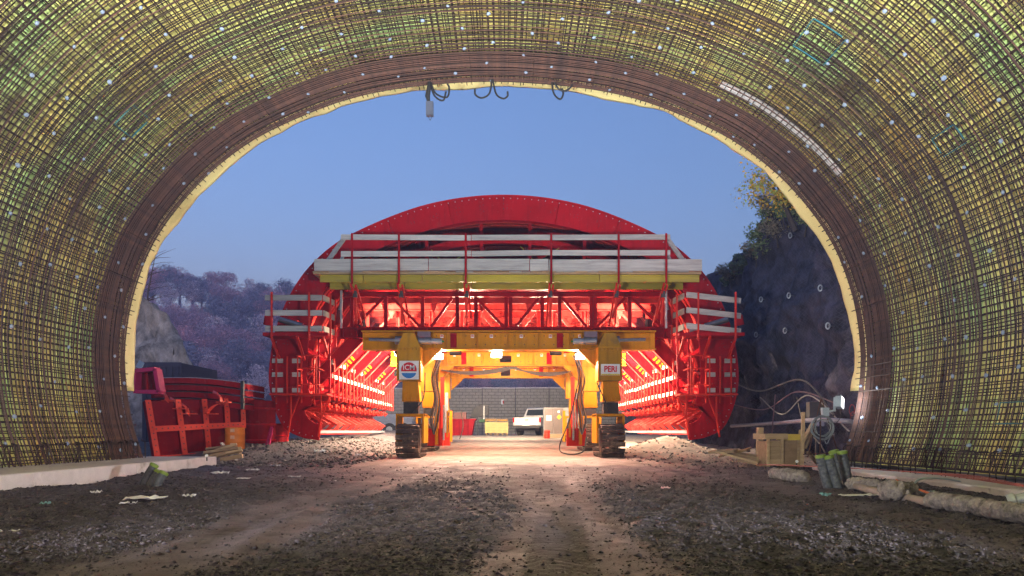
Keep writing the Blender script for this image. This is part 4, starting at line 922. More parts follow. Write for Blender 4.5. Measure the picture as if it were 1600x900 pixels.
# ------------------------------------------------------------------ yard behind the machine
WY = 58.0
bw = thing('block_wall', 'long grey concrete block wall closing the yard behind the machine', 'wall', (-2, WY, .5))
WB = mat('block_wall', (.34, .31, .26), (.26, .24, .205), .9, scale=2, bump=.2)
def brickify(m):
    nt = m.node_tree; N = nt.nodes; L = nt.links; P = N['Principled BSDF']; tc = N.new('ShaderNodeTexCoord'); sp_ = N.new('ShaderNodeSeparateXYZ'); cb = N.new('ShaderNodeCombineXYZ')
    L.new(tc.outputs['Object'], sp_.inputs[0]); L.new(sp_.outputs[0], cb.inputs[0]); L.new(sp_.outputs[2], cb.inputs[1])
    br = N.new('ShaderNodeTexBrick'); br.inputs['Scale'].default_value = 1; br.inputs['Brick Width'].default_value = .55; br.inputs['Row Height'].default_value = .26; br.inputs['Mortar Size'].default_value = .022
    L.new(cb.outputs[0], br.inputs[0]); src = P.inputs['Base Color'].links[0].from_socket
    mx = N.new('ShaderNodeMix'); mx.data_type = 'RGBA'; L.new(br.outputs['Fac'], mx.inputs[0]); L.new(src, mx.inputs[6]); mx.inputs[7].default_value = (.17, .155, .13, 1); L.new(mx.outputs[2], P.inputs['Base Color'])
    b = N.new('ShaderNodeBump'); b.inputs['Distance'].default_value = .04; b.invert = True; L.new(br.outputs['Fac'], b.inputs['Height']); L.new(b.outputs[0], P.inputs['Normal'])
brickify(WB)
for k in range(12):
    x = -19 + k * 2.84; MB().box(x, x + 2.78, WY, WY + .3, .2, 4.35 + .012 * k).build('wall_panel', WB, bw)
    MB().box(x - .05, x - .002, WY - .02, WY + .3, .2, 4.37 + .012 * k).build('joint_post', DARK, bw)
    MB().box(x, x + 2.78, WY - .04, WY + .34, 4.36 + .012 * k, 4.46 + .012 * k).build('coping', CONC, bw)
wlm = thing('wall_lamp', 'small white and orange lamp fixed on the block wall', 'lamp', tuple(at(785, 628, WY - .1))); c = at(785, 628, WY - .05)
MB().box(c.x - .1, c.x + .1, WY - .16, WY - .02, c.z - .2, c.z + .2).build('housing', WHITE, wlm); MB().box(c.x + .02, c.x + .12, WY - .2, WY - .165, c.z - .15, c.z + .1).build('shade', ORED, wlm)
# pickup truck
def pickup(loc, rz):
    t = thing('pickup_truck', 'dusty white double cab pickup truck parked with its tailgate toward the camera', 'pickup truck', (0, 0, 0)); W_ = .92
    CARW = mat('car_white', (.36, .36, .38), (.28, .275, .28), .35, scale=2, spots=(.4, .36, .32), spot_at=.62); GL = mat('car_glass', (.02, .025, .03), rough=.08); DG = mat('dusty_tailgate', (.62, .58, .56), (.5, .46, .44), .5, scale=3)
    MB().prismx([(0.02, .62), (.0, 1.12), (1.75, 1.14), (1.78, 1.1), (3.55, 1.12), (5.0, 1.0), (5.15, .62), (4.75, .5), (4.7, .5), (.4, .5)], -W_, W_).build('body', CARW, t)
    cab = MB(); pr = [(1.62, 1.145), (1.85, 1.70), (2.1, 1.78), (3.0, 1.78), (3.9, 1.145)]
    n = len(pr); cab.add([(-W_ * (.97 if z < 1.3 else .8), y, z) for y, z in pr] + [(W_ * (.97 if z < 1.3 else .8), y, z) for y, z in pr], [tuple(range(n)), tuple(range(n, 2 * n))[::-1]] + [((i + 1) % n, i, n + i, n + (i + 1) % n) for i in range(n)])
    cab.build('cab', CARW, t)
    g = MB(); g.add([(-.72, 1.66, 1.28), (.72, 1.66, 1.28), (.64, 1.81, 1.66), (-.64, 1.81, 1.66)], [(0, 1, 2, 3)]); o = g.build('rear_window', GL, t); o.location.y -= .02; o.modifiers.new('t', 'SOLIDIFY').thickness = .012
    for sg in (-1, 1):
        for a, b in ((1.95, 2.6), (2.68, 3.45)):
            s = MB(); zt = 1.68; zb = 1.24; xb, xt = sg * (W_ * .955 + .012), sg * (W_ * .82 + .012); y1b = b; y1t = min(b, 3.1)
            s.add([(xb, a, zb), (xb, y1b, zb), (xt, y1t, zt), (xt, a + .05, zt)], [(0, 1, 2, 3)]); s.build('side_window', GL, t).modifiers.new('t', 'SOLIDIFY').thickness = .008
        MB().box(sg * W_ - .09 * (sg > 0) - .0, sg * W_ + .09 * (sg < 0) + .0, -.03, .06, .82, 1.1).build('tail_light', mat('tail_light', (.5, .01, .015), rough=.2), t)
        for y in (.95, 4.15):
            w_ = MB().lathe([(.2, -.12), (.37, -.12), (.39, -.08), (.39, .08), (.37, .12), (.2, .12)], (sg * (W_ - .1), y, .39), (1, 0, 0), 20).build('tyre', RUBBER, t); MB().lathe([(.05, 0), (.21, 0), (.22, -.02), (.05, -.03)], (sg * (W_ + .03), y, .39), (sg, 0, 0), 12).build('rim', GALV, w_)
            MB().lathe([(.44, 0), (.44, .015)], (sg * (W_ - .006), y, .42), (sg, 0, 0), 18).build('wheel_arch', DARK, t)
        MB().box(min(sg * W_, sg * (W_ + .18)), max(sg * W_, sg * (W_ + .18)), 3.25, 3.35, 1.2, 1.38).build('mirror', CARW, t)
    MB().box(-.80, .80, -.035, -.004, .64, 1.1).build('tailgate', DG, t); MB().box(-.12, .12, -.05, -.037, .93, .99).build('handle', DARK, t); MB().box(-.9, .9, -.16, -.04, .46, .60).build('bumper', DARK, t); MB().box(-.26, .26, -.17, -.162, .62, .73).build('number_plate', WHITE, t)
    MB().box(-.7, .7, .3, 4.6, .3, .5).build('chassis', DARK, t)
    t.location = loc; t.rotation_euler = (0, 0, rz)
pickup((1.30, 42, float(gz(1.4, 42, False))), math.radians(-24))
# switch cabinet
Yc = 38.0; zc0 = float(gz(2.6, Yc, False)); cb_ = thing('switch_cabinet', 'brown grey two door electrical cabinet with warning sign beside the pickup', 'cabinet', (2.7, Yc, zc0))
CAB = mat('cabinet_paint', (.12, .09, .082), (.10, .075, .07), .5)
MB().box(2.14, 3.9, Yc, Yc + .9, zc0 + .22, zc0 + 1.68).build('body', mat('cabinet_side', (.2, .19, .19), (.16, .15, .15)), cb_); MB().box(2.16, 2.66, Yc - .03, Yc - .002, zc0 + .26, zc0 + 1.64).build('door', CAB, cb_); MB().box(2.69, 3.2, Yc - .03, Yc - .002, zc0 + .26, zc0 + 1.64).build('door', CAB, cb_)
MB().box(2.14, 3.9, Yc - .02, Yc + .92, zc0 - .05, zc0 + .215).build('plinth', OLDW, cb_); MB().box(2.25, 2.55, Yc - .036, Yc - .031, zc0 + .95, zc0 + 1.25).build('notice', mat('notice', (.5, .42, .4)), cb_)
MB().prism([(2.84, zc0 + 1.15), (2.98, zc0 + 1.01), (3.12, zc0 + 1.15), (2.98, zc0 + 1.29)], Yc - .036, Yc - .031).build('warning_sign', mat('sign_amber', (.6, .35, .02)), cb_); MB().box(2.90, 3.0, Yc - .036, Yc - .031, zc0 + 1.4, zc0 + 1.5).build('label_plate', WHITE, cb_)
b_ = thing('plastic_drum', 'small bright red plastic drum at the foot of the cabinet', 'drum', (2.25, 37, zc0)); MB().lathe([(.15, 0), (.16, .02), (.16, .13), (.15, .14), (.16, .15), (.16, .28), (.15, .29), (.16, .3), (.16, .42), (.14, .44)], (2.25, 37, zc0 - .02), (0, 0, 1), 14).build('body', ORED, b_, True)
# timber crates on pallets
for k, x in enumerate((-.95, .05 - .25)):
    Yk = 44.0; z0 = float(gz(x, Yk, False)); t = thing('timber_crate', ['left of the two pale timber crates beside the pickup tailgate', 'right of the two pale timber crates touching the pickup tailgate'][k], 'crate', (x, Yk, z0), 'timber crates in the yard')
    MB().box(x - .33, x + .33, Yk + .02, Yk + .8, z0 + .14, z0 + .84).build('inner_box', OLDW, t)
    for r in range(4): MB().box(x - .35, x + .35, Yk - .02, Yk + .018, z0 + .15 + r * .175, z0 + .315 + r * .175).build('plank', mat('crate_plank', (.55, .43, .17), (.45, .35, .14), .7, scale=4), t)
    for q in (-.33, 0, .33): MB().box(x + q - .04, x + q + .04, Yk - .05, Yk - .022, z0 + .13, z0 + .86).build('batten', MATS['crate_plank'], t)
    for q in (-.28, 0, .28): MB().box(x + q - .06, x + q + .06, Yk, Yk + .8, z0, z0 + .13).build('pallet_block', OLDW, t)
    for q in range(3): MB().box(x - .36, x + .34, Yk + .1 + .25 * q, Yk + .28 + .25 * q, z0 + .9 + q * .06, z0 + .955 + q * .06).build('loose_lath', OLDW if q != 1 else DYEL, t)
# dark hopper and red skip
Ys = 45.0; z0 = .5
t = thing('dark_hopper', 'dark hooded hopper on a stand in the yard before the block wall', 'hopper', (-1.6, Ys, z0))
MB().prism([(-2.35, z0 + 1.2), (-1.15, z0 + 1.35), (-1.1, z0 + 2.0), (-1.7, z0 + 2.05), (-2.1, z0 + 1.85)], Ys, Ys + .9).build('hood', DARK, t); MB().box(-1.75, -1.15, Ys - .02, Ys + .8, z0 + .9, z0 + 1.1).build('tray', mat('hopper_green', (.04, .12, .05)), t)
for x in (-1.9, -1.2): MB().box(x, x + .06, Ys, Ys + .06, z0 - .1, z0 + 1.25).build('leg', DARK, t)
MB().box(-1.45, -1.40, Ys - .06, Ys - .025, z0 + 1.1, z0 + 2.0).build('mast', WHITE, t)
t = thing('red_skip', 'dusty dark red steel skip standing in the yard left of the hopper', 'skip', (-2.9, 43, z0))
MB().prism([(-3.75, z0), (-2.15, z0), (-1.95, z0 + 1.0), (-3.85, z0 + 1.0)], 43, 44.4).build('tub', DRED, t); MB().box(-3.92, -1.88, 42.95, 44.45, z0 + 1.002, z0 + 1.09).build('rim', DRED, t)
for x in (-3.5, -2.95, -2.4): MB().box(x, x + .08, 42.93, 42.998, z0 + .05, z0 + .98).build('rib', DRED, t)
MB().box(-3.3, -2.5, 43.2, 44, z0 + 1.092, z0 + 1.5).build('load', mat('dusty_load', (.2, .08, .07)), t)
# flatbed trailer on the left
t = thing('flatbed_trailer', 'grey blue flatbed trailer parked far left beyond the machine', 'trailer', (-7.6, 47, .5))
MB().box(-9.6, -6.4, 47, 49, 1.2, 1.5).build('bed', mat('trailer_blue', (.24, .27, .36), (.18, .2, .28)), t); MB().box(-9.6, -6.4, 46.95, 46.998, 1.5, 2.0).build('side_board', MATS['trailer_blue'], t)
for x in (-9.0, -8.0, -7.0): w_ = MB().lathe([(.25, -.15), (.42, -.15), (.45, -.1), (.45, .1), (.42, .15), (.25, .15)], (x, 47.1, .93), (0, 1, 0), 18).build('wheel', RUBBER, t); MB().lathe([(.05, 0), (.22, 0), (.22, .03), (.05, .04)], (x, 46.93, .93), (0, -1, 0), 12).build('rim', GALV, w_)
# ------------------------------------------------------------------ left: stored formwork
def gq(x, y): return float(gz(np.array(x), np.array(y)))
OR2 = mat('bright_flange_red', (.62, .05, .025), (.50, .035, .02), .45, scale=3, spots=(.3, .1, .07), spot_at=.64)
def panel_frame(label, corners, nv, nh, name='form_panel'):
    "framed steel panel: four corners (bottom left, bottom right, top right, top left), back plate and perforated flanges"
    A, B, C, D = [Vector(c) for c in corners]; t = thing(name, label, 'formwork panel', tuple((A + B) / 2)); n = (B - A).cross(D - A).normalized()
    if n.y > 0: n = -n
    P = lambda u, v: A.lerp(B, u).lerp(D.lerp(C, u), v)
    bk = [P(0, 0), P(1, 0), P(1, 1), P(0, 1)]; mb = MB(); mb.add([p - n * .24 for p in bk] + [p - n * .30 for p in bk], [(0, 1, 2, 3), (7, 6, 5, 4), (0, 4, 5, 1), (1, 5, 6, 2), (2, 6, 7, 3), (3, 7, 4, 0)]); mb.build('back_plate', DRED, t)
    holes = MB()
    def fl(p, q, wd=.16):
        MB().bar(p, q, .02, wd, (q - p).cross(n)).build('flange', OR2, t)
        MB().bar(p - n * .12, q - n * .12, .22, .02, (q - p).cross(n)).build('web', DRED, t)
        L_ = (q - p).length; k = int(L_ / .16)
        for i in range(k): holes.lathe([(.022, 0), (.022, .004)], p.lerp(q, (i + .5) / k) + n * .012, n, 6)
    for u in nv: fl(P(u[0], u[1]), P(u[0], u[2]))
    for v in nh: fl(P(v[1], v[0]) + n * .021, P(v[2], v[0]) + n * .021)
    h = holes.build('bolt_holes', DARK, t); h['kind'] = 'stuff'; return t
Yp = 18.6
pf = panel_frame('large red framed formwork panel standing on edge beside the left footing', (at(247, 720, Yp), at(384, 708, Yp + 2.2), at(381, 622, Yp + 2.2), at(231, 625, Yp)), [(0, 0, 1), (.29, 0, 1), (.56, 0, 1), (.8, .52, 1), (.985, .45, 1)], [(.03, 0, .62), (.52, 0, 1)])
# curved lugs welded on it
for px, py in ((285, 632), (300, 640), (332, 640), (268, 620), (352, 622)):
    c = at(px, py, Yp + .9); c.y -= .25; mb = MB(); n = 9; sg = 1 if (px // 7) % 2 else -1
    ring = [(c.x + sg * (.30 - .30 * math.cos(.5 * math.pi * k / n)), c.y - .12 + .22 * k / n, c.z + .24 * math.sin(.5 * math.pi * k / n) - .1) for k in range(n + 1)]
    vs = []
    for k, (x, y_, z) in enumerate(ring): vs += [(x, y_, z), (x - sg * .05 + sg * .10 * k / n, y_ + .16, z - .10 + .02 * k)]
    mb.add(vs, [(2 * k, 2 * k + 1, 2 * k + 3, 2 * k + 2) for k in range(n)]); lg = mb.build('lug', OR2, pf); lg.modifiers.new('t', 'SOLIDIFY').thickness = .02
    MB().box(c.x - .16, c.x + .2, c.y - .02, c.y + .2, c.z - .14, c.z - .11).build('lug_plate', OR2, pf)
LIL = mat('lilac_skin', (.32, .30, .36), (.24, .22, .28), .35, .3, scale=2)
for k in range(4):
    Y = 20.4; z = at(300, 640, Y).z + .12 + k * .21; x0, x1 = at(236, 0, Y).x, at(378, 0, Y).x; n = 14; t = thing('curved_form_panel', ['lowest curved red form panel in the stack behind the framed panel', 'second curved red form panel up in the stack', 'third curved red form panel up in the stack', 'topmost curved form panel of the stack with bluish skin'][k], 'formwork panel', (-8.6, Y, z), 'curved panels stacked flat')
    arcp = lambda f: (x0 + (x1 - x0) * f, z + .16 * (1 - ((f - .3) / .7) ** 2) + .04)
    up = [arcp(i / n) for i in range(n + 1)]; MB().prism([(x, q - .16) for x, q in up] + [(x, q) for x, q in up[::-1]], Y, Y + 1.9).build('rim', DRED, t); MB().prism([(x, q + .002) for x, q in up] + [(x, q + .02) for x, q in up[::-1]], Y - .02, Y + 1.95).build('skin', LIL if k == 3 else DARK, t)
    MB().box(x1 - .02, x1 + .06, Y - .06, Y + .05, z - .1, z + .1).build('end_stop', DARK, t)
MAG = mat('magenta_paint', (.42, .015, .09), (.32, .012, .07), .5, scale=3)
Y = 18.3; t = thing('tilted_frame', 'small magenta red steel frame propped on top of the panel stack', 'steel frame', tuple(at(232, 612, Y)))
q = [at(213, 612, Y), at(252, 613, Y), at(246, 577, Y), at(214, 580, Y)]
for a, b in ((0, 1), (1, 2), (2, 3), (3, 0)): MB().bar(q[a], q[b], .3, .1, (0, 1, 0) if False else (q[b] - q[a]).cross(Vector((0, 1, 0)))).build('rail', MAG, t)
for f in (.35, .65): MB().bar(q[0].lerp(q[1], f) + Vector((0, .1, 0)), q[3].lerp(q[2], f) + Vector((0, .1, 0)), .05, .05, (1, 0, 0)).build('bar', DRED, t)
MB().prism([(q[k].x, q[k].z) for k in range(4)], Y + .22, Y + .25).build('back_plate', DRED, t)
MB().obox(at(219, 570, Y), (.16, .02, .2), Matrix.Rotation(.5, 3, 'Y')).build('tag_plate', DISC, t)
t = thing('site_container', 'dark navy steel container end behind the magenta frame', 'container', tuple(at(255, 600, 24))); a, b = at(222, 592, 24), at(283, 567, 24)
MB().box(a.x, b.x, 24, 27, .3, b.z).build('body', mat('navy_paint', (.05, .045, .08), (.035, .03, .06), .5), t); MB().box(a.x - .02, b.x + .02, 23.97, 23.998, b.z - .12, b.z + .02).build('top_rail', MATS['navy_paint'], t)
for k in range(6): x = a.x + (b.x - a.x) * (k + .5) / 6; MB().box(x - .05, x + .05, 23.96, 23.998, .4, b.z - .14).build('rib', MATS['navy_paint'], t)
# rolled plates stack right of the panel
for k, (px, py, r, Y) in enumerate(((398, 700, .52, 21.5), (427, 702, .40, 22.5))):
    c = at(px, py, Y); t = thing('rolled_plate', ['tall red bent plate standing between the framed panel and the machine', 'short red bent plate on a pallet near the machine foot'][k], 'bent plate', tuple(c)); h = (1.5, .85)[k]; n = 12
    out = [(c.x + r * math.cos(math.pi * i / n), c.y + r * .8 - r * math.sin(math.pi * i / n)) for i in range(n + 1)]; inn = [(c.x + (r - .05) * math.cos(math.pi * i / n), c.y + r * .8 - (r - .05) * math.sin(math.pi * i / n)) for i in range(n + 1)]
    mb = MB(); poly = out + inn[::-1]; m_ = len(poly); z0, z1 = c.z, c.z + h; vs = [(x, y, z0) for x, y in poly] + [(x, y, z1) for x, y in poly]
    mb.add(vs, [(i, (i + 1) % m_, m_ + (i + 1) % m_, m_ + i) for i in range(m_)] + [(m_ + i, m_ + i + 1, m_ + m_ - 2 - i, m_ + m_ - 1 - i) for i in range(n)]); mb.build('shell', DRED, t)
    for zz_ in (.2, .7, 1.2)[:3 - k]: MB().tube([(x, y - .01, c.z + zz_ * h / 1.5 + .05) for x, y in out], .03, 5).build('hoop', RED, t)
    for zz_ in np.linspace(.15, h - .15, 5): MB().lathe([(.035, 0), (.035, .02)], (c.x - r * .8, c.y + r * .8 - r * .62, c.z + zz_), (-.8, -.6, 0), 6).build('bolt', GALV, t)
    MB().box(c.x - .5, c.x + .5, c.y - .1, c.y + .8, c.z - .14, c.z - .02).build('pallet', OLDW, t)
t = thing('leaning_bracket', 'narrow magenta steel bracket leaning beside the machine foot', 'bracket', tuple(at(416, 706, 21))); MB().bar(at(414, 706, 21), at(424, 668, 21.4), .14, .03, (1, 0, 0)).build('web', MAG, t); MB().bar(at(419, 706, 20.98), at(426, 668, 21.38), .03, .12, (0, 1, 0)).build('flange', MAG, t)
c = at(367, 701, 20.2); t = thing('steel_drum', 'orange steel drum in front of the red framed panel', 'drum', tuple(c)); DRUM = mat('drum_orange', (.66, .19, .02), (.55, .15, .02), .45, scale=3, spots=(.35, .12, .04), spot_at=.64)
MB().lathe([(.27, 0), (.285, .02), (.28, .03), (.28, .2), (.293, .22), (.28, .24), (.28, .42), (.293, .44), (.28, .46), (.28, .62), (.285, .64), (.26, .645)], c - Vector((0, 0, .02)), (0, 0, 1), 24).build('body', DRUM, t, True)
for z in (.12, .34, .54): MB().box(c.x - .02, c.x + .1, c.y - .292, c.y - .284, c.z + z - .05, c.z + z + .05).build('sticker', mat('drum_sticker', (.72, .42, .25)), t)
# timber scraps: each piece of wood is its own thing
def plank(p, q, w_, h_, label, m=WOOD, name='timber_offcut', cat='timber', group='loose timber', roll=0):
    p = Vector(p); q = Vector(q); up = Vector((0, 0, 1)); d = (q - p).normalized(); up = Matrix.Rotation(roll, 3, d) @ up
    mb = MB(); mb.bar(p, q, w_, h_, up); return solo(mb, name, m, label, cat, tuple((p + q) / 2 - Vector((0, 0, h_ / 2))), group)
Yw = 17.2
for k, (a, b, w_, h_, m) in enumerate((((312, 716), (352, 708), .22, .08, OLDW), ((318, 708), (372, 700), .14, .07, OLDW), ((330, 713), (378, 702), .16, .1, WOOD), ((335, 704), (370, 694), .12, .06, WOOD), ((345, 718), (379, 712), .2, .1, WOOD), ((322, 702), (366, 696), .1, .05, OLDW), ((346, 692), (372, 722), .1, .03, BOARD), ((352, 700), (376, 707), .13, .08, WOOD))):
    plank(at(*a, Yw + .15 * k), at(*b, Yw + .3 + .1 * k), w_, h_, ['weathered short board at the left end of the scrap pile by the orange drum', 'dark board lying across the back of the scrap pile', 'thick pale beam in the middle of the scrap pile by the drum', 'pale lath on top of the scrap pile', 'lowest pale beam at the front right of the scrap pile', 'thin dark lath behind the scrap pile', 'grey board leaning steeply against the scrap pile', 'pale beam at the right end of the scrap pile'][k], m, roll=rt.uniform(-.3, .3), group='scrap timber by the drum')
# black ducts with lime caps
def duct(pts, r, label, group, cap=True):
    pts = [Vector(p) for p in pts]; P = catmull(pts, 10); t = thing('duct_pipe', label, 'pipe', tuple(pts[0]), group); mb = MB(); PP = []; RR = []
    for i, p in enumerate(P): PP.append(p); RR.append(r * (1.0 if i % 2 else .93))
    mb.tube(PP, RR, 14).build('corrugated_pipe', BLACKP, t, False); d = (P[-1] - P[-2]).normalized(); MB().tube([P[-1] - d * .018, P[-1] + d * .015], r * 1.06, 14).build('cap_ring', LIME, t); MB().tube([P[-1] + d * .005, P[-1] + d * .022], r * .9, 14).build('end_plug', mat('cap_inside', (.2, .3, .04)), t)
for k, (a, b, Y) in enumerate((((221, 757), (241, 727), 10.2), ((232, 760), (248, 737), 10.0), ((242, 759), (256, 739), 9.85))):
    p, q = at(*a, Y), at(*b, Y + .05); p.z -= .08; duct([p, p.lerp(q, .5) + Vector((-.01, 0, .01)), q], .062, ['tallest black duct stub leaning out of the ground before the left footing', 'middle of three short black duct stubs before the left footing', 'shortest black duct stub before the left footing'][k], 'duct stubs on the left')
for k, (a, m_, b, Y) in enumerate((((1300, 772), (1288, 740), (1282, 713), 9.3), ((1317, 774), (1303, 742), (1295, 714), 9.25), ((1318, 762), (1312, 735), (1303, 706), 9.7), ((1328, 768), (1322, 738), (1316, 707), 9.35))):
    p, c_, q = at(*a, Y), at(*m_, Y), at(*b, Y); p.z -= .06; duct([p, c_, q], .066, ['dark leftmost duct pipe bending out of the ground on the right', 'second grey duct pipe from the left in the right cluster', 'rear duct pipe half hidden in the right cluster', 'rightmost straight grey duct pipe of the right cluster'][k], 'duct pipes on the right')
# ------------------------------------------------------------------ right: crate, tripod, pipes
Yc = 14.6
c0 = at(1197, 727, Yc); c1 = at(1249, 682, Yc); t = thing('wooden_box', 'battered plywood and plank box on the right below the cliff', 'box', ((c0.x + c1.x) / 2, Yc, c0.z))
c0.z -= .06; MB().box(c0.x + .02, c1.x - .02, Yc + .02, Yc + .6, c0.z, c1.z - .1).build('inner_box', OLDW, t); xm = c0.x + (c1.x - c0.x) * .46
for r in range(4):
    z = c0.z + .06 + r * .135; MB().box(c0.x + .05, xm - .03, Yc - .02, Yc + .018, z, z + .128).build('plank', WOOD, t); MB().box(xm + .03, c1.x - .06, Yc - .012, Yc + .018, z, z + .13).build('plank', OLDW, t)
for x in (c0.x, xm - .03, c1.x - .06): MB().box(x, x + .06, Yc - .05, Yc - .022, c0.z, c1.z - .06).build('post', WOOD, t)
MB().box(c0.x - .06, xm + .1, Yc - .1, Yc + .6, c1.z - .06, c1.z + .06).build('lid_board', WOOD, t); MB().box(xm + .102, c1.x, Yc - .08, Yc + .55, c1.z - .08, c1.z + .05).build('lid_board', mat('formply_yellow', (.55, .40, .08), (.42, .3, .06), .6), t)
plank(at(1186, 710, Yc + .6), at(1188, 668, Yc + .6), .11, .13, 'short upright board stub left of the wooden box', WOOD, 'upright_board', 'board')
plank(at(1253, 728, Yc - .2), at(1255, 644, Yc - .2), .06, .06, 'tall thin timber stake right of the wooden box', WOOD, 'timber_stake', 'stake')
for k, (a, b) in enumerate((((1254, 690), (1270, 662)), ((1257, 700), (1272, 668)), ((1262, 706), (1277, 724)), ((1249, 698), (1252, 672)))): plank(at(*a, Yc + .1 + .05 * k), at(*b, Yc + .25 + .05 * k), .09, .04, ['upper slanting lath behind the tall stake', 'lower slanting lath behind the tall stake', 'short split board fallen at the foot of the tripod', 'small upright lath between box and stake'][k], WOOD, group='laths by the stake')
for k, (a, b) in enumerate((((1120, 704), (1186, 722)), ((1140, 708), (1196, 716)), ((1110, 706), (1150, 704)), ((1156, 718), (1198, 726)), ((1126, 712), (1170, 702)))): plank(at(*a, 15.5 + .1 * k) , at(*b, 15.0 + .1 * k), .2, .05, ['long pale board in the heap left of the wooden box', 'board slanting across the heap left of the box', 'short board at the far left of the right timber heap', 'board at the foot of the wooden box', 'dark crossing board in the right timber heap'][k], WOOD if k != 4 else OLDW, group='boards heaped left of the wooden box', roll=.2)
# rebar tripod with cable coil and floodlight
Yt = 13.9; ap = at(1283, 621, Yt); feet = [at(1262, 710, Yt - .1), at(1281, 716, Yt - .35), at(1309, 702, Yt + .3)]
t = thing('rebar_tripod', 'bent reinforcing bar tripod holding a cable coil on the right', 'tripod', tuple((feet[0] + feet[2]) / 2))
for f in feet: MB().tube([f - Vector((0, 0, .06)), ap + (f - ap).normalized() * .03], .011, 6).build('leg', RUST, t)
MB().tube([at(1255, 710, Yt - .1), at(1297, 708, Yt - .05)], .011, 6).build('cross_bar', RUST, t)
t = thing('cable_coil', 'loose grey cable coil hanging on the tripod', 'cable coil', tuple(at(1284, 690, Yt - .1))); cc_ = at(1284, 668, Yt - .12); mb = MB(); rc = random.Random(8)
for k in range(9):
    r = .16 + .012 * k + rc.uniform(-.02, .02); ph = rc.uniform(0, 6); pts = [cc_ + Vector((r * math.cos(a + ph) * (1 + .04 * math.sin(3 * a + k)), -.05 + .012 * (k % 5) + .01 * math.sin(2 * a), r * 1.05 * math.sin(a + ph) + .015 * math.cos(2 * a + k))) for a in np.linspace(0, 6.1, 26)]; mb.tube(pts, .008, 5)
mb.tube(catmull([cc_ + Vector((.05, 0, -.24)), cc_ + Vector((.10, 0, -.33)), cc_ + Vector((.16, 0, -.22)), cc_ + Vector((.22, 0, -.1))], 6), .008, 5); mb.build('loops', mat('cable_bluegrey', (.22, .25, .28), (.15, .17, .19), .5), t)
t = thing('flood_lamp', 'pale blue grey floodlight on a jointed arm above the cable coil', 'floodlight', tuple(at(1287, 650, Yt - .15))); PB = mat('lamp_housing', (.36, .42, .48), (.30, .35, .41), .5)
a, b = at(1283, 650, Yt - .1), at(1292, 637, Yt - .1); MB().box(a.x, b.x + .02, Yt - .16, Yt - .08, a.z, b.z).build('junction_box', PB, t)
MB().bar(at(1290, 644, Yt - .12), at(1304, 641, Yt - .12), .035, .035).build('arm', PB, t); MB().bar(at(1304, 643, Yt - .12), at(1304, 627, Yt - .12), .035, .035, (0, 1, 0)).build('arm', PB, t)
hc = at(1311, 629, Yt - .15); Mh = Matrix.Rotation(math.radians(52), 3, 'Z') @ Matrix.Rotation(math.radians(12), 3, 'Y'); hd = Mh @ Vector((0, -1, 0))
MB().obox(hc, (.24, .09, .22), Mh).build('head', PB, t); MB().obox(hc + hd * .055, (.27, .02, .25), Mh).build('bezel', PB, t)
MB().obox(hc + hd * .068, (.22, .005, .2), Mh).build('lens', mat('flood_lens', (.8, .85, .9), rough=.2, emit=(.9, .95, 1), estr=.4), t)
for k in range(4): MB().obox(hc - hd * .06 + (Mh @ Vector((-.09 + .06 * k, 0, 0))), (.012, .05, .18), Mh).build('cooling_fin', PB, t)
MB().tube(catmull([at(1313, 640, Yt - .1), at(1314, 650, Yt - .1), at(1308, 660, Yt - .1), at(1301, 662, Yt - .1)], 6), .007, 5).build('lead', DARK, t)
ld = bpy.data.lights.new('flood_light', 'AREA'); ld.size = .2; ld.energy = 2.5; ld.color = (.86, .93, 1); lo = bpy.data.objects.new('flood_light', ld); COL.objects.link(lo); lo.parent = t; lo.location = hc + hd * .075 - Vector(BASE[t.name]); lo.rotation_euler = hd.to_track_quat('-Z', 'Y').to_euler()
# wrapped pipe
WRAP = mat('wrap_fabric', (.34, .285, .27), (.17, .14, .135), .95, scale=22, bump=1., bscale=35, spots=(.09, .075, .07), spot_at=.54)
def wrapped(pts, r, name, label, m, cat='pipe', seed=0, n=30, wr=.2):
    P = catmull(pts, 36); k = len(P); V = []; mb = MB(); prev = None
    s = np.arange(k) * .12
    for i in range(k):
        d = (P[min(i + 1, k - 1)] - P[max(i - 1, 0)]).normalized(); a_ = d.cross(Vector((0, 0, 1))).normalized(); b_ = d.cross(a_)
        e = 1 - .0 * i
        if i < 3: e = .55 + .15 * i
        if i > k - 4: e = .55 + .15 * (k - 1 - i)
        for j in range(n):
            th = 2 * math.pi * j / n; w_ = (abs(math.sin(i * .33 + th * .5 + 1.2 * math.sin(i * .11))) - .6) * .9 + float(fbm(np.array(i * .22 + th * .6), np.array(math.sin(th) * 2.6 + seed + i * .05), 90 + seed, 4)) * 1.3
            V.append(P[i] + (a_ * math.cos(th) + b_ * math.sin(th)) * r * e * (1 + wr * w_))
    fs = [(i * n + j, i * n + (j + 1) % n, (i + 1) * n + (j + 1) % n, (i + 1) * n + j) for i in range(k - 1) for j in range(n)] + [tuple(range(n))[::-1], tuple((k - 1) * n + j for j in range(n))]
    mb.add(V, fs); return solo(mb, name, m, label, cat, tuple(Vector(pts[0])), None, True)
def gp(px, py, dz=0, z0=.02):
    "point on the ground under a photo pixel, lifted by dz"
    Y = 6.0
    for _ in range(12):
        x = (px - VX) * Y / FPX; g = float(gz(np.array(x), np.array(Y), False)); Y = (CAMZ - g - dz) * FPX / max(py - VY, 4)
    return Vector(((px - VX) * Y / FPX, Y, g + dz))
wrapped([gp(1452, 781, .08), gp(1490, 785, .09), gp(1530, 792, .08), gp(1570, 799, .09), gp(1625, 806, .09)], .082, 'wrapped_pipe', 'pipe wrapped in dirty beige fabric at the lower right', WRAP, seed=1)
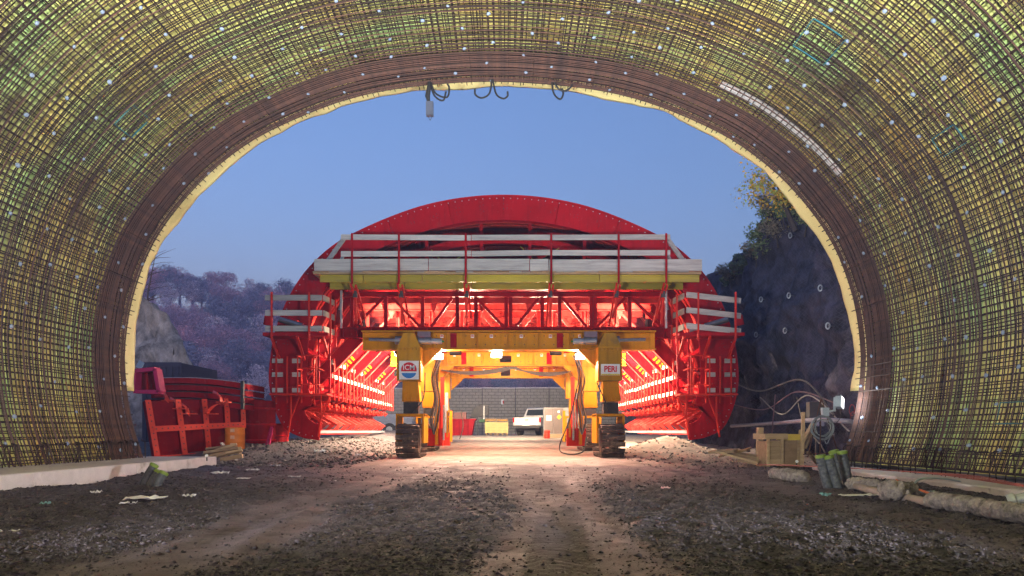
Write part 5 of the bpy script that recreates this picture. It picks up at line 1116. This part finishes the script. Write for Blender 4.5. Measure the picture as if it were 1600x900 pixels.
wrapped([gp(1386, 768, .07), gp(1398, 768, .11), gp(1412, 770, .09), gp(1424, 772, .06)], .10, 'fabric_bundle', 'crumpled beige fabric bundle tied round the pipe joint', WRAP, 'bundle', 2, wr=.4)
wrapped([gp(1330, 757, .06), gp(1350, 758, .07), gp(1372, 763, .06)], .085, 'fabric_roll', 'small knotted fabric roll between ducts and bundle', WRAP, 'bundle', 3, wr=.35)
wrapped([gp(1208, 741, .05), gp(1230, 744, .07), gp(1262, 748, .05)], .10, 'covered_sack', 'pale dusty sack lying beside the wooden box', WRAP, 'sack', 4, wr=.3)
solo(MB().tube(catmull([gp(1320, 752, .05), gp(1360, 766, .05), gp(1420, 778, .05), gp(1456, 786, .06)], 8), .045, 10), 'steel_pipe', mat('dusty_pipe', (.30, .22, .19), (.2, .15, .13), .7), 'thin dusty pipe joining the fabric bundle and the wrapped pipe', 'pipe', tuple(gp(1390, 770)), None, True)
q_ = gp(1576, 786, .14); solo(MB().lathe([(.05, 0), (.075, 0), (.08, .02), (.08, .06), (.06, .07), (.06, .16)], q_, (.7, -.5, .3), 14), 'pipe_coupling', GALV, 'grey pipe coupling sticking up behind the wrapped pipe', 'coupling', tuple(q_))
BH = mat('pale_hose', (.42, .50, .58), (.35, .42, .5), .5)
solo(MB().tube(catmull([gp(1460, 768, .02), gp(1432, 768, .05), gp(1426, 760, .12), gp(1440, 748, .16), gp(1475, 748, .14), gp(1500, 752, .1)], 8), .013, 6), 'water_hose', BH, 'pale blue hose looping over the right footing edge', 'hose', tuple(gp(1440, 765)))
RCAB = mat('salmon_cable', (.34, .10, .085), (.26, .08, .07), .6)
for k in range(4):
    j = k * .11; rr2 = random.Random(k); solo(MB().tube(catmull([(4.9 + j, 13.2, .16), (5.2 + j + rr2.uniform(-.1, .1), 11.5, .2), (5.6 + rr2.uniform(-.1, .1), 10.3, .22), (6.0 + j, 9.3, .2), (6.3 + j * .3, 8.2, .13), (6.5, 6.6, .13)], 8), .007, 5), 'red_cable', RCAB, ['outermost salmon red cable along the right footing', 'second salmon red cable along the right footing', 'third salmon red cable along the right footing', 'inner salmon red cable nearest the right wall of bars'][k], 'cable', (5.4 + j, 10.5, .1), 'cables along the right footing')
solo(MB().tube(catmull([gp(1400, 750, .2), gp(1428, 762, .12), gp(1465, 775, .1)], 6), .014, 5), 'orange_hose', mat('orange_hose', (.6, .13, .05)), 'orange red hose running down to the wrapped pipe', 'hose', tuple(gp(1430, 765)))
# service lines along the cliff foot
LAV = mat('lavender_pipe', (.30, .29, .36), (.22, .2, .27), .5)
solo(MB().tube([(8.6, 26, 1.0), (8.2, 20, 1.06), (7.8, 17, 1.1), (7.6, 14.7, 1.0)], .06, 10), 'service_pipe', LAV, 'lavender grey pipe slung along the foot of the cliff', 'pipe', (8.2, 20, .9), None, True)
for k, (pts) in enumerate((((8.3, 25, 2.6), (8.2, 22, 2.1), (8.0, 18.5, 2.2), (7.6, 16, 1.3), (7.2, 15, 1.15)), ((8.4, 26, 1.9), (8.3, 22, 1.5), (8.1, 19, 1.9), (7.9, 16, 1.4)), ((8.2, 22, 1.9), (8.1, 20, 1.3), (8.0, 18, 1.75), (7.8, 15.5, .8)), ((8.1, 19, 1.75), (7.9, 18, .9), (7.6, 16.5, .5), (7.2, 15.2, .1)), ((8.1, 20.5, 1.9), (7.8, 20, .6), (7.5, 19, .3)))):
    solo(MB().tube(catmull(pts, 8), .018 if k else .025, 5), 'service_cable', (HOSE, mat('cable_mauve', (.16, .09, .11)), MATS['cable_grey'])[k % 3], ['thick pale cable swooping down the cliff to the stake', 'mauve cable sagging high along the cliff foot', 'grey cable in a deep sag on the cliff', 'black cable dropping down to the heap of boards', 'mauve cable hanging behind the machine edge'][k], 'cable', tuple(pts[-1]), 'cables on the cliff')
for k, (y, z) in enumerate(((17.6, 1.35), (17.0, 1.15))):
    c = cliff_at(y, z); solo(MB().tube([(c.x - .35, y + .14 * math.cos(a), z + .14 * math.sin(a)) for a in np.linspace(0, 6.28, 17)], .014, 5), 'cable_loop', mat('loop_red', (.35, .06, .06)), ['upper dark red cable loop hung on the cliff', 'lower dark red cable loop hung on the cliff'][k], 'cable loop', (c.x - .35, y, z - .14), 'loops on the cliff')
t = thing('distribution_board', 'small dark distribution box with sockets on the cliff foot', 'distribution box', (7.9, 17.5, .9)); MB().box(7.75, 8.2, 17.4, 17.6, 1.15, 1.55).build('box', DARK, t)
for k in range(3): MB().lathe([(.04, 0), (.04, .18), (.03, .2)], (7.82 + .13 * k, 17.42, 1.13), (0, -.2, -1), 8).build('plug', LAV, t)
MB().box(7.95, 8.0, 17.5, 17.55, .0, 1.15).build('post', DARK, t)
# tipped red sheet on the ground far right, and paper and rubbish
for k, (px, py, w_, h_) in enumerate(((226, 780, .42, .1), (150, 770, .12, .08), (70, 788, .1, .08), (200, 787, .15, .06), (8, 832, .16, .06), (1040, 763, .12, .07), (295, 776, .14, .08), (345, 740, .3, .12), (395, 735, .25, .1), (430, 728, .22, .1), (460, 745, .2, .05), (500, 706, .15, .1), (380, 748, .2, .06), (1330, 774, .28, .03), (1365, 774, .25, .05), (1290, 775, .1, .1), (560, 712, .18, .12), (520, 752, .1, .04))):
    c = gp(px, py, .015); mb = MB(); r = random.Random(k); nn = 6; grid = [[c + Vector(((u / nn - .5) * w_ + r.uniform(-.01, .01), (v / 3 - .5) * w_ * .5 + r.uniform(-.02, .02), h_ * .5 * abs(math.sin(u * 1.3 + v + k)) * r.uniform(.3, 1))) for u in range(nn + 1)] for v in range(4)]
    for v in range(3):
        for u in range(nn): mb.add([grid[v][u], grid[v][u + 1], grid[v + 1][u + 1], grid[v + 1][u]], [(0, 1, 2, 3)])
    lb = ['long crumpled white paper strip on the ground before the left ducts', 'small white scrap near the left footing', 'small greenish scrap near the left picture edge', 'short paper scrap below the long paper strip', 'white scrap at the far left bottom edge', 'red and white scrap on the lane right of centre', 'small bright scrap on the lane left of the ducts', 'crumpled plastic sheet by the end of the left footing', 'white plastic scraps right of the left footing', 'grey plastic scrap near the stored plates', 'flat pale scrap on the gravel left of centre', 'pale rag on the rubble below the machine', 'flat pale scrap just past the left footing', 'pale flat board scrap in front of the right ducts', 'dark flat scrap beside the right ducts', 'bluish plastic scrap left of the right ducts', 'white rag on the gravel under the left form', 'tiny pale scrap on the left lane'][k]
    o = solo(mb, 'litter_scrap', (mat('paper', (.62, .60, .62), (.5, .48, .5), .8), mat('litter_teal', (.15, .3, .3)), mat('litter_red', (.6, .2, .2), (.7, .6, .6), scale=20))[1 if k in (2, 15) else 2 if k == 5 else 0], lb, 'litter', tuple(c), 'litter on the ground'); sm_ = o.modifiers.new('t', 'SOLIDIFY'); sm_.thickness = .004
# small mark discs standing on footing and sack
for k, (px, py, Y) in enumerate(((323, 712, 13.2), (1245, 721, 13.4))):
    c = at(px, py, Y); t = thing('marker_pin', ['white survey marker pin on the left footing end', 'white survey marker pin by the wooden box'][k], 'marker', tuple(c - Vector((0, 0, .08))), 'survey pins'); MB().lathe([(.03, 0), (.03, .012)], c, (0, -1, 0), 10).build('disc', WHITE, t); MB().tube([c - Vector((0, -.01, .1)), c], .012, 6).build('pin', DARK, t)
# ------------------------------------------------------------------ hanging from the crown
def hook(px, py, Y, ends, label):
    t = thing('cable_hook', label, 'hook', tuple(at(px, py, Y)), 'cable hooks at the crown')
    for e in ends: MB().tube(catmull([at(px, py - 6, Y)] + [at(a, b, Y) for a, b in e], 8), .019, 6).build('arm', RUBBER, t)
hook(671, 127, 13.8, [[(678, 148), (692, 157), (697, 143)], [(680, 145), (698, 152), (702, 138), (699, 131)]], 'left pair of black hooks hanging at the tunnel crown')
hook(769, 125, 13.8, [[(765, 145), (753, 153), (743, 148), (742, 139)], [(775, 146), (786, 154), (793, 150), (793, 143)]], 'middle pair of black hooks hanging at the tunnel crown')
hook(862, 126, 13.8, [[(865, 145), (875, 155), (880, 147), (878, 138)], [(872, 138), (884, 142), (893, 134), (893, 127)]], 'right pair of black hooks hanging at the tunnel crown')
Yh = 13.75; t = thing('hanging_box', 'dark grey box hanging on a strap from the tunnel crown', 'junction box', tuple(at(671, 182, Yh))); a, b = at(666, 181, Yh), at(677, 160, Yh)
MB().box(a.x, b.x, Yh - .06, Yh + .06, a.z, b.z).build('box', mat('slate_grey', (.09, .10, .14), (.07, .08, .11), .5), t); MB().tube([at(670, 160, Yh), at(668, 150, Yh), at(670, 138, Yh), at(671, 122, Yh)], [.03, .05, .045, .02], 8).build('strap', RUBBER, t)
MB().tube(catmull([at(669, 181, Yh), at(672, 188, Yh), at(675, 181, Yh)], 5), .006, 5).build('wire', DARK, t)
HAZE = .0008
# ------------------------------------------------------------------ site floodlights that light the vault from the tunnel floor beside the camera
def floor_lamp(x, y, aim, power, label):
    t = thing('floor_floodlight', label, 'floodlight', (x, y, 0))
    for a in (-.22, .22): MB().tube([(x + a, y - .2, .02), (x + a, y + .2, .02), (x + a, y, .36)], .018, 6).build('stand_leg', DYEL, t)
    work_lamp(Vector((x, y, .45)), aim, power, .5, (.95, .96, .96), t, 102)
floor_lamp(-5.3, 2.9, (2.0, 9.5, 8.6), 142, 'floor floodlight by the left footing beyond the picture edge'); floor_lamp(5.0, 2.9, (-2.4, 9.5, 8.6), 142, 'floor floodlight by the right footing beyond the picture edge')

# ------------------------------------------------------------------ evening haze
hb = MB().box(-1000, 1000, -220, 960, -4, 142).build('haze', None); hb['kind'] = 'stuff'
hm = bpy.data.materials.new('haze_air'); hm.use_nodes = True; hn = hm.node_tree.nodes; hn.remove(hn['Principled BSDF'])
pv = hn.new('ShaderNodeVolumePrincipled'); pv.inputs['Color'].default_value = (.50, .57, 1, 1); pv.inputs['Density'].default_value = HAZE; pv.inputs['Anisotropy'].default_value = 0
hm.node_tree.links.new(pv.outputs[0], hn['Material Output'].inputs['Volume']); hb.data.materials.append(hm)
print('TRIS', sum(sum(len(p.vertices) - 2 for p in m.polygons) for m in bpy.data.meshes if len(m.polygons) < 40000) + sum(2 * len(m.polygons) for m in bpy.data.meshes if len(m.polygons) >= 40000))
